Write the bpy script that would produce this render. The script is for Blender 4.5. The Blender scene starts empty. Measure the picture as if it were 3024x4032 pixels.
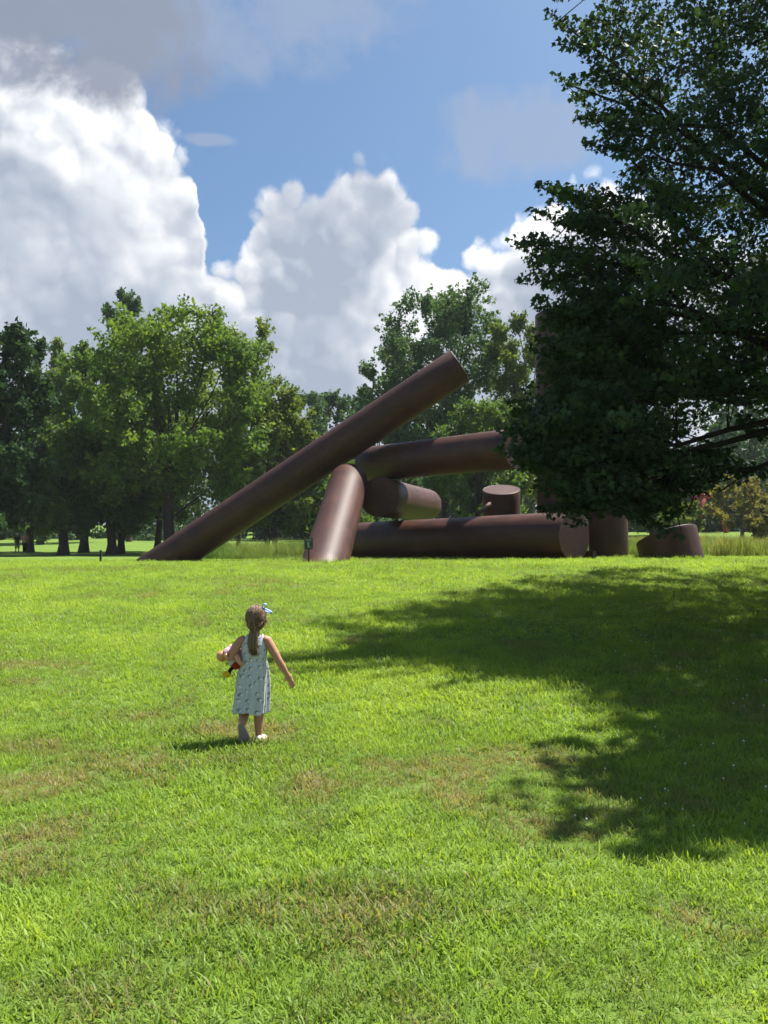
import bpy, bmesh, math
import numpy as np
from mathutils import Vector, Matrix

R = math.radians
# ------------------------------------------------------------------ camera, sky, sun, exposure
scene = bpy.context.scene
col = scene.collection
F_PX, CX, CY = 3300.0, 1512.0, 2016.0
PITCH = math.atan(0.0558)
CAM = Vector((0.0, 0.0, 1.55))
cam_data = bpy.data.cameras.new("camera")
cam_data.sensor_fit = 'VERTICAL'
cam_data.sensor_height = 24.0
cam_data.lens = 24.0 * F_PX / 4032.0
cam_data.clip_start = 0.05
cam_data.clip_end = 4000
cam = bpy.data.objects.new("camera", cam_data)
cam.location = CAM
cam.rotation_euler = (math.pi / 2 + PITCH, 0, 0)
col.objects.link(cam)
scene.camera = cam

SUN = Vector((0.395, 0.262, 0.880)).normalized()
SUN_EL = math.asin(SUN.z)
SUN_AZ = math.atan2(SUN.x, SUN.y)            # clockwise from +Y
sun_data = bpy.data.lights.new("sun", 'SUN')
sun_data.energy = 5.0
sun_data.angle = R(0.55)
sun_data.color = (1.0, 0.955, 0.88)
sun = bpy.data.objects.new("sun", sun_data)
sun.rotation_euler = SUN.to_track_quat('Z', 'Y').to_euler()
sun.location = (20, 10, 60)
col.objects.link(sun)

vs = scene.view_settings
vs.view_transform = 'Standard'
vs.look = 'None'
vs.exposure = 1.22
vs.gamma = 1.0
vs.use_curve_mapping = False
cy = scene.cycles
cy.max_bounces = 6
cy.diffuse_bounces = 3
cy.glossy_bounces = 2
cy.transmission_bounces = 4
cy.transparent_max_bounces = 8
cy.sample_clamp_indirect = 6.0
cy.use_denoising = True


def ray(px, py):
    """direction of a photograph pixel (3024x4032), scaled to a forward step of 1 m"""
    a, b = (px - CX) / F_PX, (CY - py) / F_PX
    c, s = math.cos(PITCH), math.sin(PITCH)
    d = Vector((a, c - b * s, s + b * c))
    return d / d.y


def at(px, py, Y):
    return CAM + ray(px, py) * Y


K = 3024 / 1659.0   # viewer-display pixels to photograph pixels


def atd(x, y, Y):
    return at(x * K, y * K, Y)


# ------------------------------------------------------------------ node helpers
class NT:
    def __init__(self, tree):
        self.t = tree
        tree.nodes.clear()

    def n(self, typ, **kw):
        nd = self.t.nodes.new(typ)
        for k, v in kw.items():
            setattr(nd, k, v)
        return nd

    def link(self, a, b):
        self.t.links.new(a, b)

    def put(self, sock, v):
        if v is None:
            return
        if isinstance(v, bpy.types.NodeSocket):
            self.t.links.new(v, sock)
        else:
            sock.default_value = v

    def m(self, op, a, b=None, c=None, clamp=False):
        nd = self.n('ShaderNodeMath', operation=op)
        nd.use_clamp = clamp
        for i, v in enumerate((a, b, c)):
            self.put(nd.inputs[i], v)
        return nd.outputs[0]

    def vm(self, op, a, b=None):
        nd = self.n('ShaderNodeVectorMath', operation=op)
        self.put(nd.inputs[0], a)
        if b is not None:
            self.put(nd.inputs[1], b)
        return nd.outputs['Value'] if op in ('LENGTH', 'DOT_PRODUCT', 'DISTANCE') else nd.outputs[0]

    def xyz(self, x, y, z=0.0):
        nd = self.n('ShaderNodeCombineXYZ')
        for i, v in enumerate((x, y, z)):
            self.put(nd.inputs[i], v)
        return nd.outputs[0]

    def sep(self, v):
        nd = self.n('ShaderNodeSeparateXYZ')
        self.put(nd.inputs[0], v)
        return nd.outputs

    def noise(self, vec, scale, detail=4.0, rough=0.55, dist=0.0, dims='3D', color=False):
        nd = self.n('ShaderNodeTexNoise', noise_dimensions=dims)
        self.put(nd.inputs['Vector'], vec)
        self.put(nd.inputs['Scale'], scale)
        nd.inputs['Detail'].default_value = detail
        nd.inputs['Roughness'].default_value = rough
        nd.inputs['Distortion'].default_value = dist
        return nd.outputs['Color' if color else 0]

    def mix(self, fac, a, b, blend='MIX'):
        nd = self.n('ShaderNodeMix', data_type='RGBA', blend_type=blend)
        self.put(nd.inputs[0], fac)
        for s, v in ((nd.inputs[6], a), (nd.inputs[7], b)):
            if isinstance(v, (tuple, list)) and len(v) == 3:
                v = (*v, 1.0)
            self.put(s, v)
        return nd.outputs[2]

    def smooth(self, x, lo, hi, o0=0.0, o1=1.0):
        nd = self.n('ShaderNodeMapRange', interpolation_type='SMOOTHSTEP')
        self.put(nd.inputs[0], x)
        for i, v in enumerate((lo, hi, o0, o1)):
            self.put(nd.inputs[1 + i], v)
        return nd.outputs[0]

    def ramp(self, fac, stops):
        nd = self.n('ShaderNodeValToRGB')
        cr = nd.color_ramp
        while len(cr.elements) < len(stops):
            cr.elements.new(0.5)
        for e, (p, c) in zip(cr.elements, stops):
            e.position = p
            e.color = (*c, 1.0)
        self.put(nd.inputs[0], fac)
        return nd.outputs[0]


def build_world():
    w = bpy.data.worlds.new("World")
    scene.world = w
    w.use_nodes = True
    g = NT(w.node_tree)
    out = g.n('ShaderNodeOutputWorld')
    bg = g.n('ShaderNodeBackground')
    bg.inputs[1].default_value = 0.059
    g.link(bg.outputs[0], out.inputs[0])
    sky = g.n('ShaderNodeTexSky', sky_type='NISHITA')
    sky.sun_disc = False
    sky.sun_elevation = SUN_EL
    sky.sun_rotation = SUN_AZ
    sky.air_density = 1.0
    sky.dust_density = 1.6
    sky.ozone_density = 1.3
    d = g.n('ShaderNodeTexCoord').outputs['Generated']
    x, y, z = g.sep(d)
    u = g.m('ARCTAN2', x, y)
    v = g.m('ARCSINE', z)
    p0 = g.xyz(u, v, 0.0)
    # wandering of the outline
    warp = g.noise(p0, 5.0, 3.0, 0.5, color=True)
    wv = g.n('ShaderNodeVectorMath', operation='MULTIPLY_ADD')
    g.put(wv.inputs[0], warp); wv.inputs[1].default_value = (0.03, 0.02, 0.0); wv.inputs[2].default_value = (-0.015, -0.01, 0)
    wx, wy, _ = g.sep(wv.outputs[0])
    # billow (cauliflower) field: heaped domes at three sizes, at the point and a little towards the sun
    w2 = g.n('ShaderNodeVectorMath', operation='MULTIPLY_ADD')
    g.put(w2.inputs[0], g.noise(p0, 16.0, 4.0, 0.6, color=True)); w2.inputs[1].default_value = (0.036, 0.030, 0.0); w2.inputs[2].default_value = (-0.018, -0.015, 0)
    pw = g.vm('ADD', g.vm('ADD', p0, wv.outputs[0]), w2.outputs[0])
    wx2, wy2, _ = g.sep(w2.outputs[0])
    def billow(off):
        q = g.vm('ADD', pw, (off[0], off[1], 0.0))
        tot = None
        for sc, wt in ((9.0, 0.46), (21.0, 0.32), (47.0, 0.22)):
            vo = g.n('ShaderNodeTexVoronoi', feature='SMOOTH_F1', voronoi_dimensions='2D')
            g.put(vo.inputs['Vector'], q)
            vo.inputs['Scale'].default_value = sc
            vo.inputs['Smoothness'].default_value = 0.22
            h = g.m('MULTIPLY', g.m('SUBTRACT', 1.0, g.m('MULTIPLY', vo.outputs['Distance'], vo.outputs['Distance'])), wt)
            tot = h if tot is None else g.m('ADD', tot, h)
        return tot
    b0 = billow((0, 0))
    b1 = billow((0.007, 0.012))
    # skyline of the cumulus bank, elevation over azimuth
    pts = [(-240, 180), (-120, 120), (0, 60), (60, 75), (120, 115), (180, 150), (215, 140), (262, 140), (292, 190), (318, 225),
           (360, 245), (405, 300), (425, 360), (420, 430), (415, 500), (455, 552), (500, 562), (530, 515), (560, 455),
           (590, 405), (640, 375), (690, 380), (735, 335), (778, 302), (822, 335), (852, 395), (890, 450), (930, 500), (960, 520), (1005, 522),
           (1050, 532), (1100, 500), (1130, 440), (1200, 400), (1290, 380), (1400, 430), (1520, 520), (1659, 500), (1850, 420), (1990, 470)]
    UM = 0.62
    cur = g.n('ShaderNodeFloatCurve')
    c = cur.mapping.curves[0]
    cp = []
    last = -9
    for X, Yd in pts:
        r = ray(X * K, Yd * K).normalized()
        uu, vv = math.atan2(r.x, r.y), math.asin(r.z)
        if uu <= last + 0.004:
            uu = last + 0.004
        last = uu
        cp.append(((uu + UM) / (2 * UM), min(vv, 0.7) / 0.8))
    while len(c.points) < len(cp):
        c.points.new(0.5, 0.5)
    for q, (a, b) in zip(c.points, cp):
        q.location = (a, b)
        q.handle_type = 'AUTO_CLAMPED'
    cur.mapping.extend = 'HORIZONTAL'
    cur.mapping.update()
    uw = g.m('ADD', u, g.m('ADD', wx, wx2))
    g.put(cur.inputs['Value'], g.m('MULTIPLY_ADD', uw, 1 / (2 * UM), 0.5))
    top_in = g.m('MULTIPLY', cur.outputs[0], 0.8)
    # elsewhere round the horizon the bank goes on with an outline of its own
    ring = g.xyz(g.m('SINE', u), g.m('COSINE', u), 3.0)
    top_out = g.m('MULTIPLY_ADD', g.noise(ring, 1.9, 5.0, 0.55), 0.60, -0.06)
    inside = g.smooth(g.m('ABSOLUTE', u), 0.50, 0.85, 0.0, 1.0)
    mxn = g.n('ShaderNodeMix', data_type='FLOAT')
    g.put(mxn.inputs[0], inside); g.put(mxn.inputs[2], top_in); g.put(mxn.inputs[3], top_out)
    top = mxn.outputs[0]
    depth = g.m('SUBTRACT', top, g.m('ADD', v, g.m('ADD', wy, wy2)))          # below the skyline, in radians
    dens0 = g.m('MULTIPLY_ADD', g.m('SUBTRACT', b0, 0.80), 0.125, depth)
    fray = g.noise(pw, 38.0, 4.0, 0.6)
    dens0 = g.m('MULTIPLY_ADD', g.m('SUBTRACT', fray, 0.5), 0.022, dens0)
    alpha = g.smooth(dens0, -0.002, 0.019)
    # light and shade inside the cloud
    puff = g.m('SUBTRACT', b0, b1)
    soft = g.noise(pw, 11.0, 5.0, 0.55)
    big = g.noise(g.vm('ADD', p0, (3.1, 1.7, 0.0)), 4.6, 3.0, 0.5, 0.6)
    rim = g.smooth(dens0, 0.0, 0.085, 1.0, 0.0)
    crisp = g.m('MULTIPLY', g.smooth(dens0, 0.02, 0.17, 1.0, 0.38), g.smooth(soft, 0.36, 0.60, 0.35, 1.0))
    lum = g.m('MULTIPLY', g.m('MULTIPLY_ADD', puff, 2.0, g.m('MULTIPLY', g.m('SUBTRACT', b0, 0.82), 0.8)), crisp)
    lum = g.m('ADD', lum, g.m('MULTIPLY_ADD', rim, 0.42, 0.34))
    lum = g.m('ADD', lum, g.m('MULTIPLY', g.m('SUBTRACT', soft, 0.5), 0.85))
    lum = g.m('ADD', lum, g.smooth(big, 0.36, 0.66, -0.36, 0.34))
    lum = g.m('ADD', lum, g.smooth(v, 0.14, 0.30, -0.14, 0.0))
    lum = g.m('ADD', lum, g.m('MULTIPLY', g.smooth(v, 0.45, 0.62), -0.20), clamp=True)
    ccol = g.ramp(lum, [(0.0, (3.1, 3.6, 4.4)), (0.30, (4.3, 4.7, 5.4)), (0.62, (6.4, 6.6, 7.0)), (1.0, (9.2, 9.2, 9.3))])
    # thin grey veils high up
    def veil(X, Yd, rx, ry, amount, seed, lo, hi):
        r = ray(X * K, Yd * K).normalized()
        u0, v0 = math.atan2(r.x, r.y), math.asin(r.z)
        a = g.m('MULTIPLY', g.m('SUBTRACT', g.m('ADD', u, wx), u0), F_PX / (rx * K))
        b = g.m('MULTIPLY', g.m('SUBTRACT', g.m('ADD', v, wy), v0), F_PX / (ry * K))
        dd = g.m('ADD', g.m('MULTIPLY', a, a), g.m('MULTIPLY', b, b))
        n = g.noise(g.vm('ADD', p0, (seed, seed * 0.7, 0.0)), 8.0, 8.0, 0.62, 0.4)
        val = g.m('SUBTRACT', n, g.m('MULTIPLY', dd, 0.33))
        return g.smooth(val, lo, hi, 0.0, amount)
    v1 = veil(1090, 300, 230, 120, 0.62, 5.2, 0.24, 0.46)
    v2 = veil(520, 40, 520, 130, 0.60, 9.7, 0.26, 0.52)
    v3 = veil(120, 20, 420, 150, 0.95, 2.3, 0.16, 0.40)
    v4 = veil(455, 297, 60, 13, 0.55, 1.1, 0.10, 0.45)
    # high veils over the rest of the dome
    vo_ = g.noise(g.vm('ADD', d, (0, 0, 4.0)), 2.6, 6.0, 0.58)
    far = g.m('MULTIPLY', g.smooth(vo_, 0.50, 0.70, 0.0, 0.7), g.m('MAXIMUM', inside, g.smooth(v, 0.66, 0.95)))
    veil_all = g.m('MAXIMUM', g.m('MAXIMUM', v1, v2), g.m('MAXIMUM', v4, far))
    skyc = g.mix(1.0, sky.outputs[0], (0.76, 0.93, 1.02), 'MULTIPLY')
    c1 = g.mix(veil_all, skyc, (3.0, 3.6, 4.7))
    c2 = g.mix(alpha, c1, ccol)
    c3 = g.mix(v3, c2, (2.25, 2.6, 3.35))
    # below the horizon: dim green-brown ground light
    c4 = g.mix(g.smooth(z, -0.06, -0.01), (0.8, 1.0, 0.5), c3)
    g.link(c4, bg.inputs[0])
    try:
        w.cycles.sampling_method = 'MANUAL'
        w.cycles.sample_map_resolution = 512
    except Exception:
        pass


build_world()

# ------------------------------------------------------------------ noise and terrain
_rs = np.random.RandomState(11)
_tab = _rs.rand(256, 256)


def vnoise(x, y):
    xi, yi = np.floor(x).astype(int), np.floor(y).astype(int)
    fx, fy = x - xi, y - yi
    fx, fy = fx * fx * (3 - 2 * fx), fy * fy * (3 - 2 * fy)
    a = _tab[xi % 256, yi % 256]; b = _tab[(xi + 1) % 256, yi % 256]
    c = _tab[xi % 256, (yi + 1) % 256]; d = _tab[(xi + 1) % 256, (yi + 1) % 256]
    return (a * (1 - fx) + b * fx) * (1 - fy) + (c * (1 - fx) + d * fx) * fy


def fbm(x, y, o=4):
    s, a, t = 0, 0.5, 0
    for i in range(o):
        s = s + a * vnoise(x * 2 ** i + 17.3 * i, y * 2 ** i + 5.1 * i); t += a; a *= 0.5
    return s / t


_d = np.array([-600, -5, 0, 6.5, 23.5, 30, 36, 50, 62, 75, 110, 180, 600.])
_z = np.array([-4, -.08, 0, .13, 1.42, 1.51, 1.53, 1.66, 1.85, 2.3, 4.3, 8.5, 26.])
_yy = np.arange(-600, 600, 0.25)
_zz = np.interp(_yy, _d, _z)
_k = np.hanning(17); _k /= _k.sum()
_zz = np.convolve(np.pad(_zz, 8, mode='edge'), _k, mode='valid')


def sstep(x, a, b):
    t = np.clip((x - a) / (b - a), 0, 1)
    return t * t * (3 - 2 * t)


def ground(x, y):
    x, y = np.asarray(x, float), np.asarray(y, float)
    z = np.interp(y, _yy, _zz)
    z = z + 0.05 * sstep(x, 1, 7) * sstep(y, 18, 27)
    z = z - 0.12 * sstep(-x, 1, 7) * sstep(y, 18, 28) * (1 - sstep(y, 38, 52))
    z = z + 0.9 * sstep(x, 10, 30) * sstep(y, 45, 85)
    z = z + 0.05 * (fbm(x * .35 + 40, y * .35 + 40, 3) - .5) * (1 - 0.5 * sstep(y, 20, 30))
    return z


def gz(x, y):
    return float(ground(x, y))


# ------------------------------------------------------------------ object helpers
def obj(name, mesh, mat=None, parent=None, smooth=False):
    o = bpy.data.objects.new(name, mesh)
    col.objects.link(o)
    if mat is not None:
        for mm in (mat if isinstance(mat, (list, tuple)) else [mat]):
            mesh.materials.append(mm)
    if parent is not None:
        o.parent = parent
    if smooth:
        mesh.polygons.foreach_set('use_smooth', [True] * len(mesh.polygons))
    return o


def tag(o, label, cat, group=None, kind=None):
    o['label'] = label
    o['category'] = cat
    if group:
        o['group'] = group
    if kind:
        o['kind'] = kind
    return o


def thing(name, label, cat, loc=(0, 0, 0), rz=0.0, group=None):
    o = bpy.data.objects.new(name, None)
    o.empty_display_size = 0.3
    col.objects.link(o)
    o.location = loc
    o.rotation_euler = (0, 0, rz)
    return tag(o, label, cat, group)


def mesh_np(name, verts, loops, counts, attrs=None):
    """verts (n,3); loops flat vertex indices; counts: corners per face"""
    me = bpy.data.meshes.new(name)
    verts = np.ascontiguousarray(verts, np.float32)
    loops = np.ascontiguousarray(loops, np.int32).ravel()
    counts = np.asarray(counts, np.int32)
    me.vertices.add(len(verts)); me.vertices.foreach_set('co', verts.ravel())
    me.loops.add(len(loops)); me.loops.foreach_set('vertex_index', loops)
    me.polygons.add(len(counts))
    st = np.concatenate([[0], np.cumsum(counts)[:-1]]).astype(np.int32)
    me.polygons.foreach_set('loop_start', st)
    try:
        me.polygons.foreach_set('loop_total', counts)
    except Exception:
        pass
    for k, a in (attrs or {}).items():
        at_ = me.attributes.new(k, 'FLOAT', 'POINT')
        at_.data.foreach_set('value', np.ascontiguousarray(a, np.float32))
    me.update(calc_edges=True)
    return me


class MB:
    """collects tubes, boxes and lofts as verts + polygons"""
    def __init__(self):
        self.v, self.f = [], []

    def add(self, vs, fs):
        o = len(self.v)
        self.v += [tuple(p) for p in vs]
        self.f += [tuple(i + o for i in q) for q in fs]

    def rings(self, rings, cap=True, closed=True):
        o = len(self.v); n = len(rings[0])
        for r in rings:
            self.v += [tuple(p) for p in r]
        for i in range(len(rings) - 1):
            for j in range(n if closed else n - 1):
                a, b = o + i * n + j, o + i * n + (j + 1) % n
                self.f.append((a, b, b + n, a + n))
        if cap:
            self.f.append(tuple(o + j for j in reversed(range(n))))
            self.f.append(tuple(o + (len(rings) - 1) * n + j for j in range(n)))

    def tube(self, pts, rad, n=8, flat=1.0, cap=True, up=None):
        pts = [Vector(p) for p in pts]
        rad = rad if isinstance(rad, (list, tuple, np.ndarray)) else [rad] * len(pts)
        rings = []
        prev = None
        for i, p in enumerate(pts):
            t = (pts[min(i + 1, len(pts) - 1)] - pts[max(i - 1, 0)])
            t = t.normalized() if t.length > 1e-9 else Vector((0, 0, 1))
            if prev is None:
                a = Vector(up) if up else (Vector((0, 1, 0)) if abs(t.y) < .8 else Vector((1, 0, 0)))
            else:
                a = prev
            a = (a - t * a.dot(t)).normalized()
            prev = a
            b = t.cross(a)
            rings.append([p + (a * math.cos(2 * math.pi * k / n) * flat + b * math.sin(2 * math.pi * k / n)) * rad[i] for k in range(n)])
        self.rings(rings, cap)

    def ball(self, c, r, n=12, m=8):
        c = Vector(c)
        r = Vector(r) if hasattr(r, '__len__') else Vector((r, r, r))
        rings = []
        for i in range(m + 1):
            ph = -math.pi / 2 + math.pi * (i + .02) / (m + .04)
            rings.append([c + Vector((r.x * math.cos(ph) * math.cos(2 * math.pi * k / n), r.y * math.cos(ph) * math.sin(2 * math.pi * k / n), r.z * math.sin(ph))) for k in range(n)])
        self.rings(rings, True)

    def box(self, c, s, rz=0.0):
        c = Vector(c); h = Vector(s) / 2
        M = Matrix.Rotation(rz, 3, 'Z')
        vs_ = [c + M @ Vector((h.x * i, h.y * j, h.z * k)) for k in (-1, 1) for j in (-1, 1) for i in (-1, 1)]
        self.add(vs_, [(0, 2, 3, 1), (4, 5, 7, 6), (0, 1, 5, 4), (2, 6, 7, 3), (0, 4, 6, 2), (1, 3, 7, 5)])

    def mesh(self, name):
        me = bpy.data.meshes.new(name)
        me.from_pydata(self.v, [], self.f)
        me.update()
        return me

    def build(self, name, mat, parent=None, smooth=True):
        return obj(name, self.mesh(name), mat, parent, smooth)


def remeshed(mb, name, mat, parent, voxel, smooth_it=4):
    """fuse overlapping volumes into one continuous surface"""
    o = obj(name, mb.mesh(name), None, None)
    md = o.modifiers.new('fuse', 'REMESH'); md.mode = 'VOXEL'; md.voxel_size = voxel; md.use_smooth_shade = True
    ms = o.modifiers.new('smooth', 'SMOOTH'); ms.factor = 0.5; ms.iterations = smooth_it
    dg = bpy.context.evaluated_depsgraph_get()
    me = bpy.data.meshes.new_from_object(o.evaluated_get(dg), depsgraph=dg)
    me.name = name
    bpy.data.objects.remove(o)
    me.materials.clear()
    return obj(name, me, mat, parent, True)


# ------------------------------------------------------------------ materials
def principled(name):
    m = bpy.data.materials.new(name)
    m.use_nodes = True
    g = NT(m.node_tree)
    out = g.n('ShaderNodeOutputMaterial')
    b = g.n('ShaderNodeBsdfPrincipled')
    g.link(b.outputs[0], out.inputs[0])
    return m, g, b, out


def plain(name, c, rough=0.6, spec=0.3, var=0.12, scale=30.0, bump=0.0):
    m, g, b, out = principled(name)
    co = g.n('ShaderNodeTexCoord').outputs['Object']
    n = g.noise(co, scale, 4.0)
    k = g.m('MULTIPLY_ADD', n, 2 * var, 1 - var)
    g.link(g.mix(1.0, (*c, 1.0), g.xyz(k, k, k), 'MULTIPLY'), b.inputs['Base Color'])
    b.inputs['Roughness'].default_value = rough
    b.inputs['Specular IOR Level'].default_value = spec
    if bump:
        bp = g.n('ShaderNodeBump'); bp.inputs['Strength'].default_value = bump; bp.inputs['Distance'].default_value = .01
        g.link(g.noise(co, scale * 2, 5.0), bp.inputs['Height']); g.link(bp.outputs[0], b.inputs['Normal'])
    return m


def leafy(name, dark, mid, light, trans=0.38, rough=0.6, spec=0.12, attr='tint', typ='GEOMETRY', tboost=1.35):
    m = bpy.data.materials.new(name)
    m.use_nodes = True
    g = NT(m.node_tree)
    out = g.n('ShaderNodeOutputMaterial')
    a = g.n('ShaderNodeAttribute', attribute_name=attr, attribute_type=typ)
    c = g.ramp(a.outputs['Fac'], [(0.0, dark), (0.5, mid), (1.0, light)])
    b = g.n('ShaderNodeBsdfPrincipled')
    g.link(c, b.inputs['Base Color'])
    b.inputs['Roughness'].default_value = rough
    b.inputs['Specular IOR Level'].default_value = spec
    t = g.n('ShaderNodeBsdfTranslucent')
    g.link(g.mix(1.0, c, (tboost * 1.05, tboost, tboost * .45), 'MULTIPLY'), t.inputs[0])
    mx = g.n('ShaderNodeMixShader'); mx.inputs[0].default_value = trans
    g.link(b.outputs[0], mx.inputs[1]); g.link(t.outputs[0], mx.inputs[2])
    g.link(mx.outputs[0], out.inputs[0])
    return m


M = {}
M['leaf_green'] = leafy('leaf_green', (0.0497, 0.0966, 0.0248), (0.1049, 0.1822, 0.0386), (0.1932, 0.2760, 0.0552))
M['leaf_yellow'] = leafy('leaf_yellow', (0.0660, 0.1056, 0.0216), (0.1260, 0.1800, 0.0360), (0.2220, 0.2580, 0.0540))
M['leaf_gold'] = leafy('leaf_gold', (.09, .10, .030), (.17, .165, .050), (.27, .22, .075))
M['leaf_dark'] = leafy('leaf_dark', (0.0189, 0.0432, 0.0216), (0.0351, 0.0743, 0.0324), (0.0607, 0.1134, 0.0405), trans=.25)
M['leaf_blue'] = leafy('leaf_blue', (0.0435, 0.0870, 0.0435), (0.0725, 0.1392, 0.0638), (0.1232, 0.2030, 0.0812), trans=.3)
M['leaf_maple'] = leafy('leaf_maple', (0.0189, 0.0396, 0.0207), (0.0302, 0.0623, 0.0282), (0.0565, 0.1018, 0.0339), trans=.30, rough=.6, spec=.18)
M['bark'] = plain('bark', (.055, .045, .036), .9, .1, .5, 6.0, .6)
M['bark_dark'] = plain('bark_dark', (.026, .022, .018), .9, .08, .5, 6.0, .6)
M['bark_pale'] = plain('bark_pale', (.11, .095, .075), .9, .1, .5, 6.0, .6)


def rust():
    m, g, b, out = principled('weathered_steel')
    co = g.n('ShaderNodeTexCoord').outputs['Object']
    n1 = g.noise(co, 1.1, 6.0, .62, .4)
    n2 = g.noise(co, 22.0, 5.0, .7)
    st = g.noise(g.vm('MULTIPLY', co, (6.0, 6.0, 0.45)), 1.0, 4.0, .6)
    f = g.m('ADD', g.m('MULTIPLY', n1, .42), g.m('ADD', g.m('MULTIPLY', n2, .22), g.m('MULTIPLY', st, .36)))
    c = g.ramp(f, [(.34, (.026, .0092, .0060)), (.5, (.054, .0190, .0115)), (.66, (.098, .037, .0215))])
    g.link(c, b.inputs['Base Color'])
    g.link(g.smooth(f, .3, .75, .46, .60), b.inputs['Roughness'])
    b.inputs['Specular IOR Level'].default_value = .36
    bp = g.n('ShaderNodeBump'); bp.inputs['Strength'].default_value = .12; bp.inputs['Distance'].default_value = .02
    g.link(g.m('ADD', n2, n1), bp.inputs['Height']); g.link(bp.outputs[0], b.inputs['Normal'])
    return m


M['rust'] = rust()


def turf():
    m, g, b, out = principled('turf')
    co = g.n('ShaderNodeTexCoord').outputs['Object']
    a = g.noise(co, .35, 5.0, .6)
    f = g.noise(co, 30.0, 4.0, .7)
    p = g.sep(co)
    near = g.smooth(p[1], 22.0, 46.0)
    thatch = g.ramp(g.m('ADD', g.m('MULTIPLY', a, .5), g.m('MULTIPLY', f, .5)),
                    [(.3, (.060, .100, .016)), (.5, (.100, .160, .028)), (.72, (.170, .190, .055))])
    lawn = g.ramp(g.m('ADD', g.m('MULTIPLY', a, .6), g.m('MULTIPLY', f, .4)),
                  [(.3, (.070, .125, .020)), (.5, (.110, .178, .030)), (.7, (.160, .210, .045))])
    g.link(g.mix(near, thatch, lawn), b.inputs['Base Color'])
    b.inputs['Roughness'].default_value = .95
    b.inputs['Specular IOR Level'].default_value = .1
    bp = g.n('ShaderNodeBump'); bp.inputs['Strength'].default_value = .5; bp.inputs['Distance'].default_value = .03
    g.link(f, bp.inputs['Height']); g.link(bp.outputs[0], b.inputs['Normal'])
    return m


M['turf'] = turf()

# ------------------------------------------------------------------ ground sheet
def axis(parts):
    out = []
    for a, b, s in parts:
        out += list(np.arange(a, b, s))
    return np.array(out + [parts[-1][1]])


gx = axis([(-600, -120, 40), (-120, -30, 6), (-30, 30, .6), (30, 120, 6), (120, 600, 40)])
gy = axis([(-300, -20, 20), (-20, 0, 1.5), (0, 48, .5), (48, 130, 3), (130, 600, 30)])
XX, YY = np.meshgrid(gx, gy)
ZZ = ground(XX, YY)
nv, nu = XX.shape
idx = np.arange(nv * nu).reshape(nv, nu)
quads = np.stack([idx[:-1, :-1], idx[:-1, 1:], idx[1:, 1:], idx[1:, :-1]], -1).reshape(-1, 4)
lawn = obj('lawn', mesh_np('lawn', np.stack([XX, YY, ZZ], -1).reshape(-1, 3), quads, [4] * len(quads)), M['turf'], None, True)
lawn['kind'] = 'structure'
lawn['label'] = 'mown green lawn rising towards the steel sculpture'

# ------------------------------------------------------------------ steel sculpture
def pipe(name, a, b, r, parent, cap_a=True, cap_b=True, label=None, cut_b=None, n=72):
    """steel tube from a to b; cut_b = (bx, by) slopes of an oblique end in the tube's own frame"""
    a, b = Vector(a), Vector(b)
    L = (b - a).length
    q = (b - a).to_track_quat('Z', 'Y')
    bev = 0.022
    if cut_b:
        lc = q.inverted() @ Vector((cut_b[0], cut_b[1], 0)); cut_b = (lc.x, lc.y)
    secs = [(0.0, r - bev, 0), (bev * .3, r - bev * .3, 0), (bev, r, 0)]
    for i in range(1, 8):
        secs.append((L * i / 8, r, i / 8))
    secs += [(L - bev, r, 1), (L - bev * .3, r - bev * .3, 1), (L, r - bev, 1)]
    m = MB()
    rings = []
    for z, rr, t in secs:
        ring = []
        for k in range(n):
            th = 2 * math.pi * k / n
            x_, y_ = rr * math.cos(th), rr * math.sin(th)
            zz = z + (t * (cut_b[0] * x_ + cut_b[1] * y_) if cut_b else 0)
            ring.append((x_, y_, zz))
        rings.append(ring)
    m.rings(rings, cap=False)
    me = m.mesh(name)
    o = obj(name, me, M['rust'], parent, True)
    o.location = a - (parent.location if parent else Vector())
    o.rotation_mode = 'QUATERNION'
    o.rotation_quaternion = q
    if label:
        o['label'] = label
    for use, z, t, s in ((cap_a, 0.0, 0, 1), (cap_b, L, 1, -1)):
        if not use:
            continue
        c = MB()
        ring = []
        for rr in (r - bev, r - bev - .012):
            ring.append([(rr * math.cos(2 * math.pi * k / n), rr * math.sin(2 * math.pi * k / n),
                          z + (s * .006 if rr < r - bev else 0) + (t * (cut_b[0] * rr * math.cos(2 * math.pi * k / n) + cut_b[1] * rr * math.sin(2 * math.pi * k / n)) if cut_b else 0)) for k in range(n)])
        c.rings(ring, cap=False)
        c.f.append(tuple(range(n, 2 * n)) if t else tuple(reversed(range(n, 2 * n))))
        cap = obj('end_cap', c.mesh('end_cap'), M['rust'], o)
    return o


SC = Vector((1.0, 30.0, gz(1, 30)))
sculpture = thing('steel_sculpture', 'huge abstract sculpture of leaning and stacked rust-brown steel cylinders on the lawn', 'sculpture', SC)


def gpt(x, y, dz=0.0):
    return Vector((x, y, gz(x, y) + dz))


# long leaning beam
a0, a1 = at(648, 2213, 33.6), at(1810, 1441, 32.0)
ax = (a1 - a0).normalized()
pipe('cylinder', a0 - ax * 1.6, a1, .712, sculpture, cap_a=False, label='longest steel cylinder, leaning diagonally up to the right')
# cylinder sloping back from the sunlit foot
b0, b1 = at(1283, 2207, 25.6), at(1374, 1893, 31.6)
bx_ = (b1 - b0).normalized()
pipe('cylinder', b0 - bx_ * 1.8, b1, .715, sculpture, cap_a=False, label='sunlit pinkish steel cylinder sloping down to the lawn')
# upper horizontal
pipe('cylinder', at(1448, 1828, 34.0), at(2036, 1766, 28.4), .70, sculpture, label='upper level steel cylinder under the long one')
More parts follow.
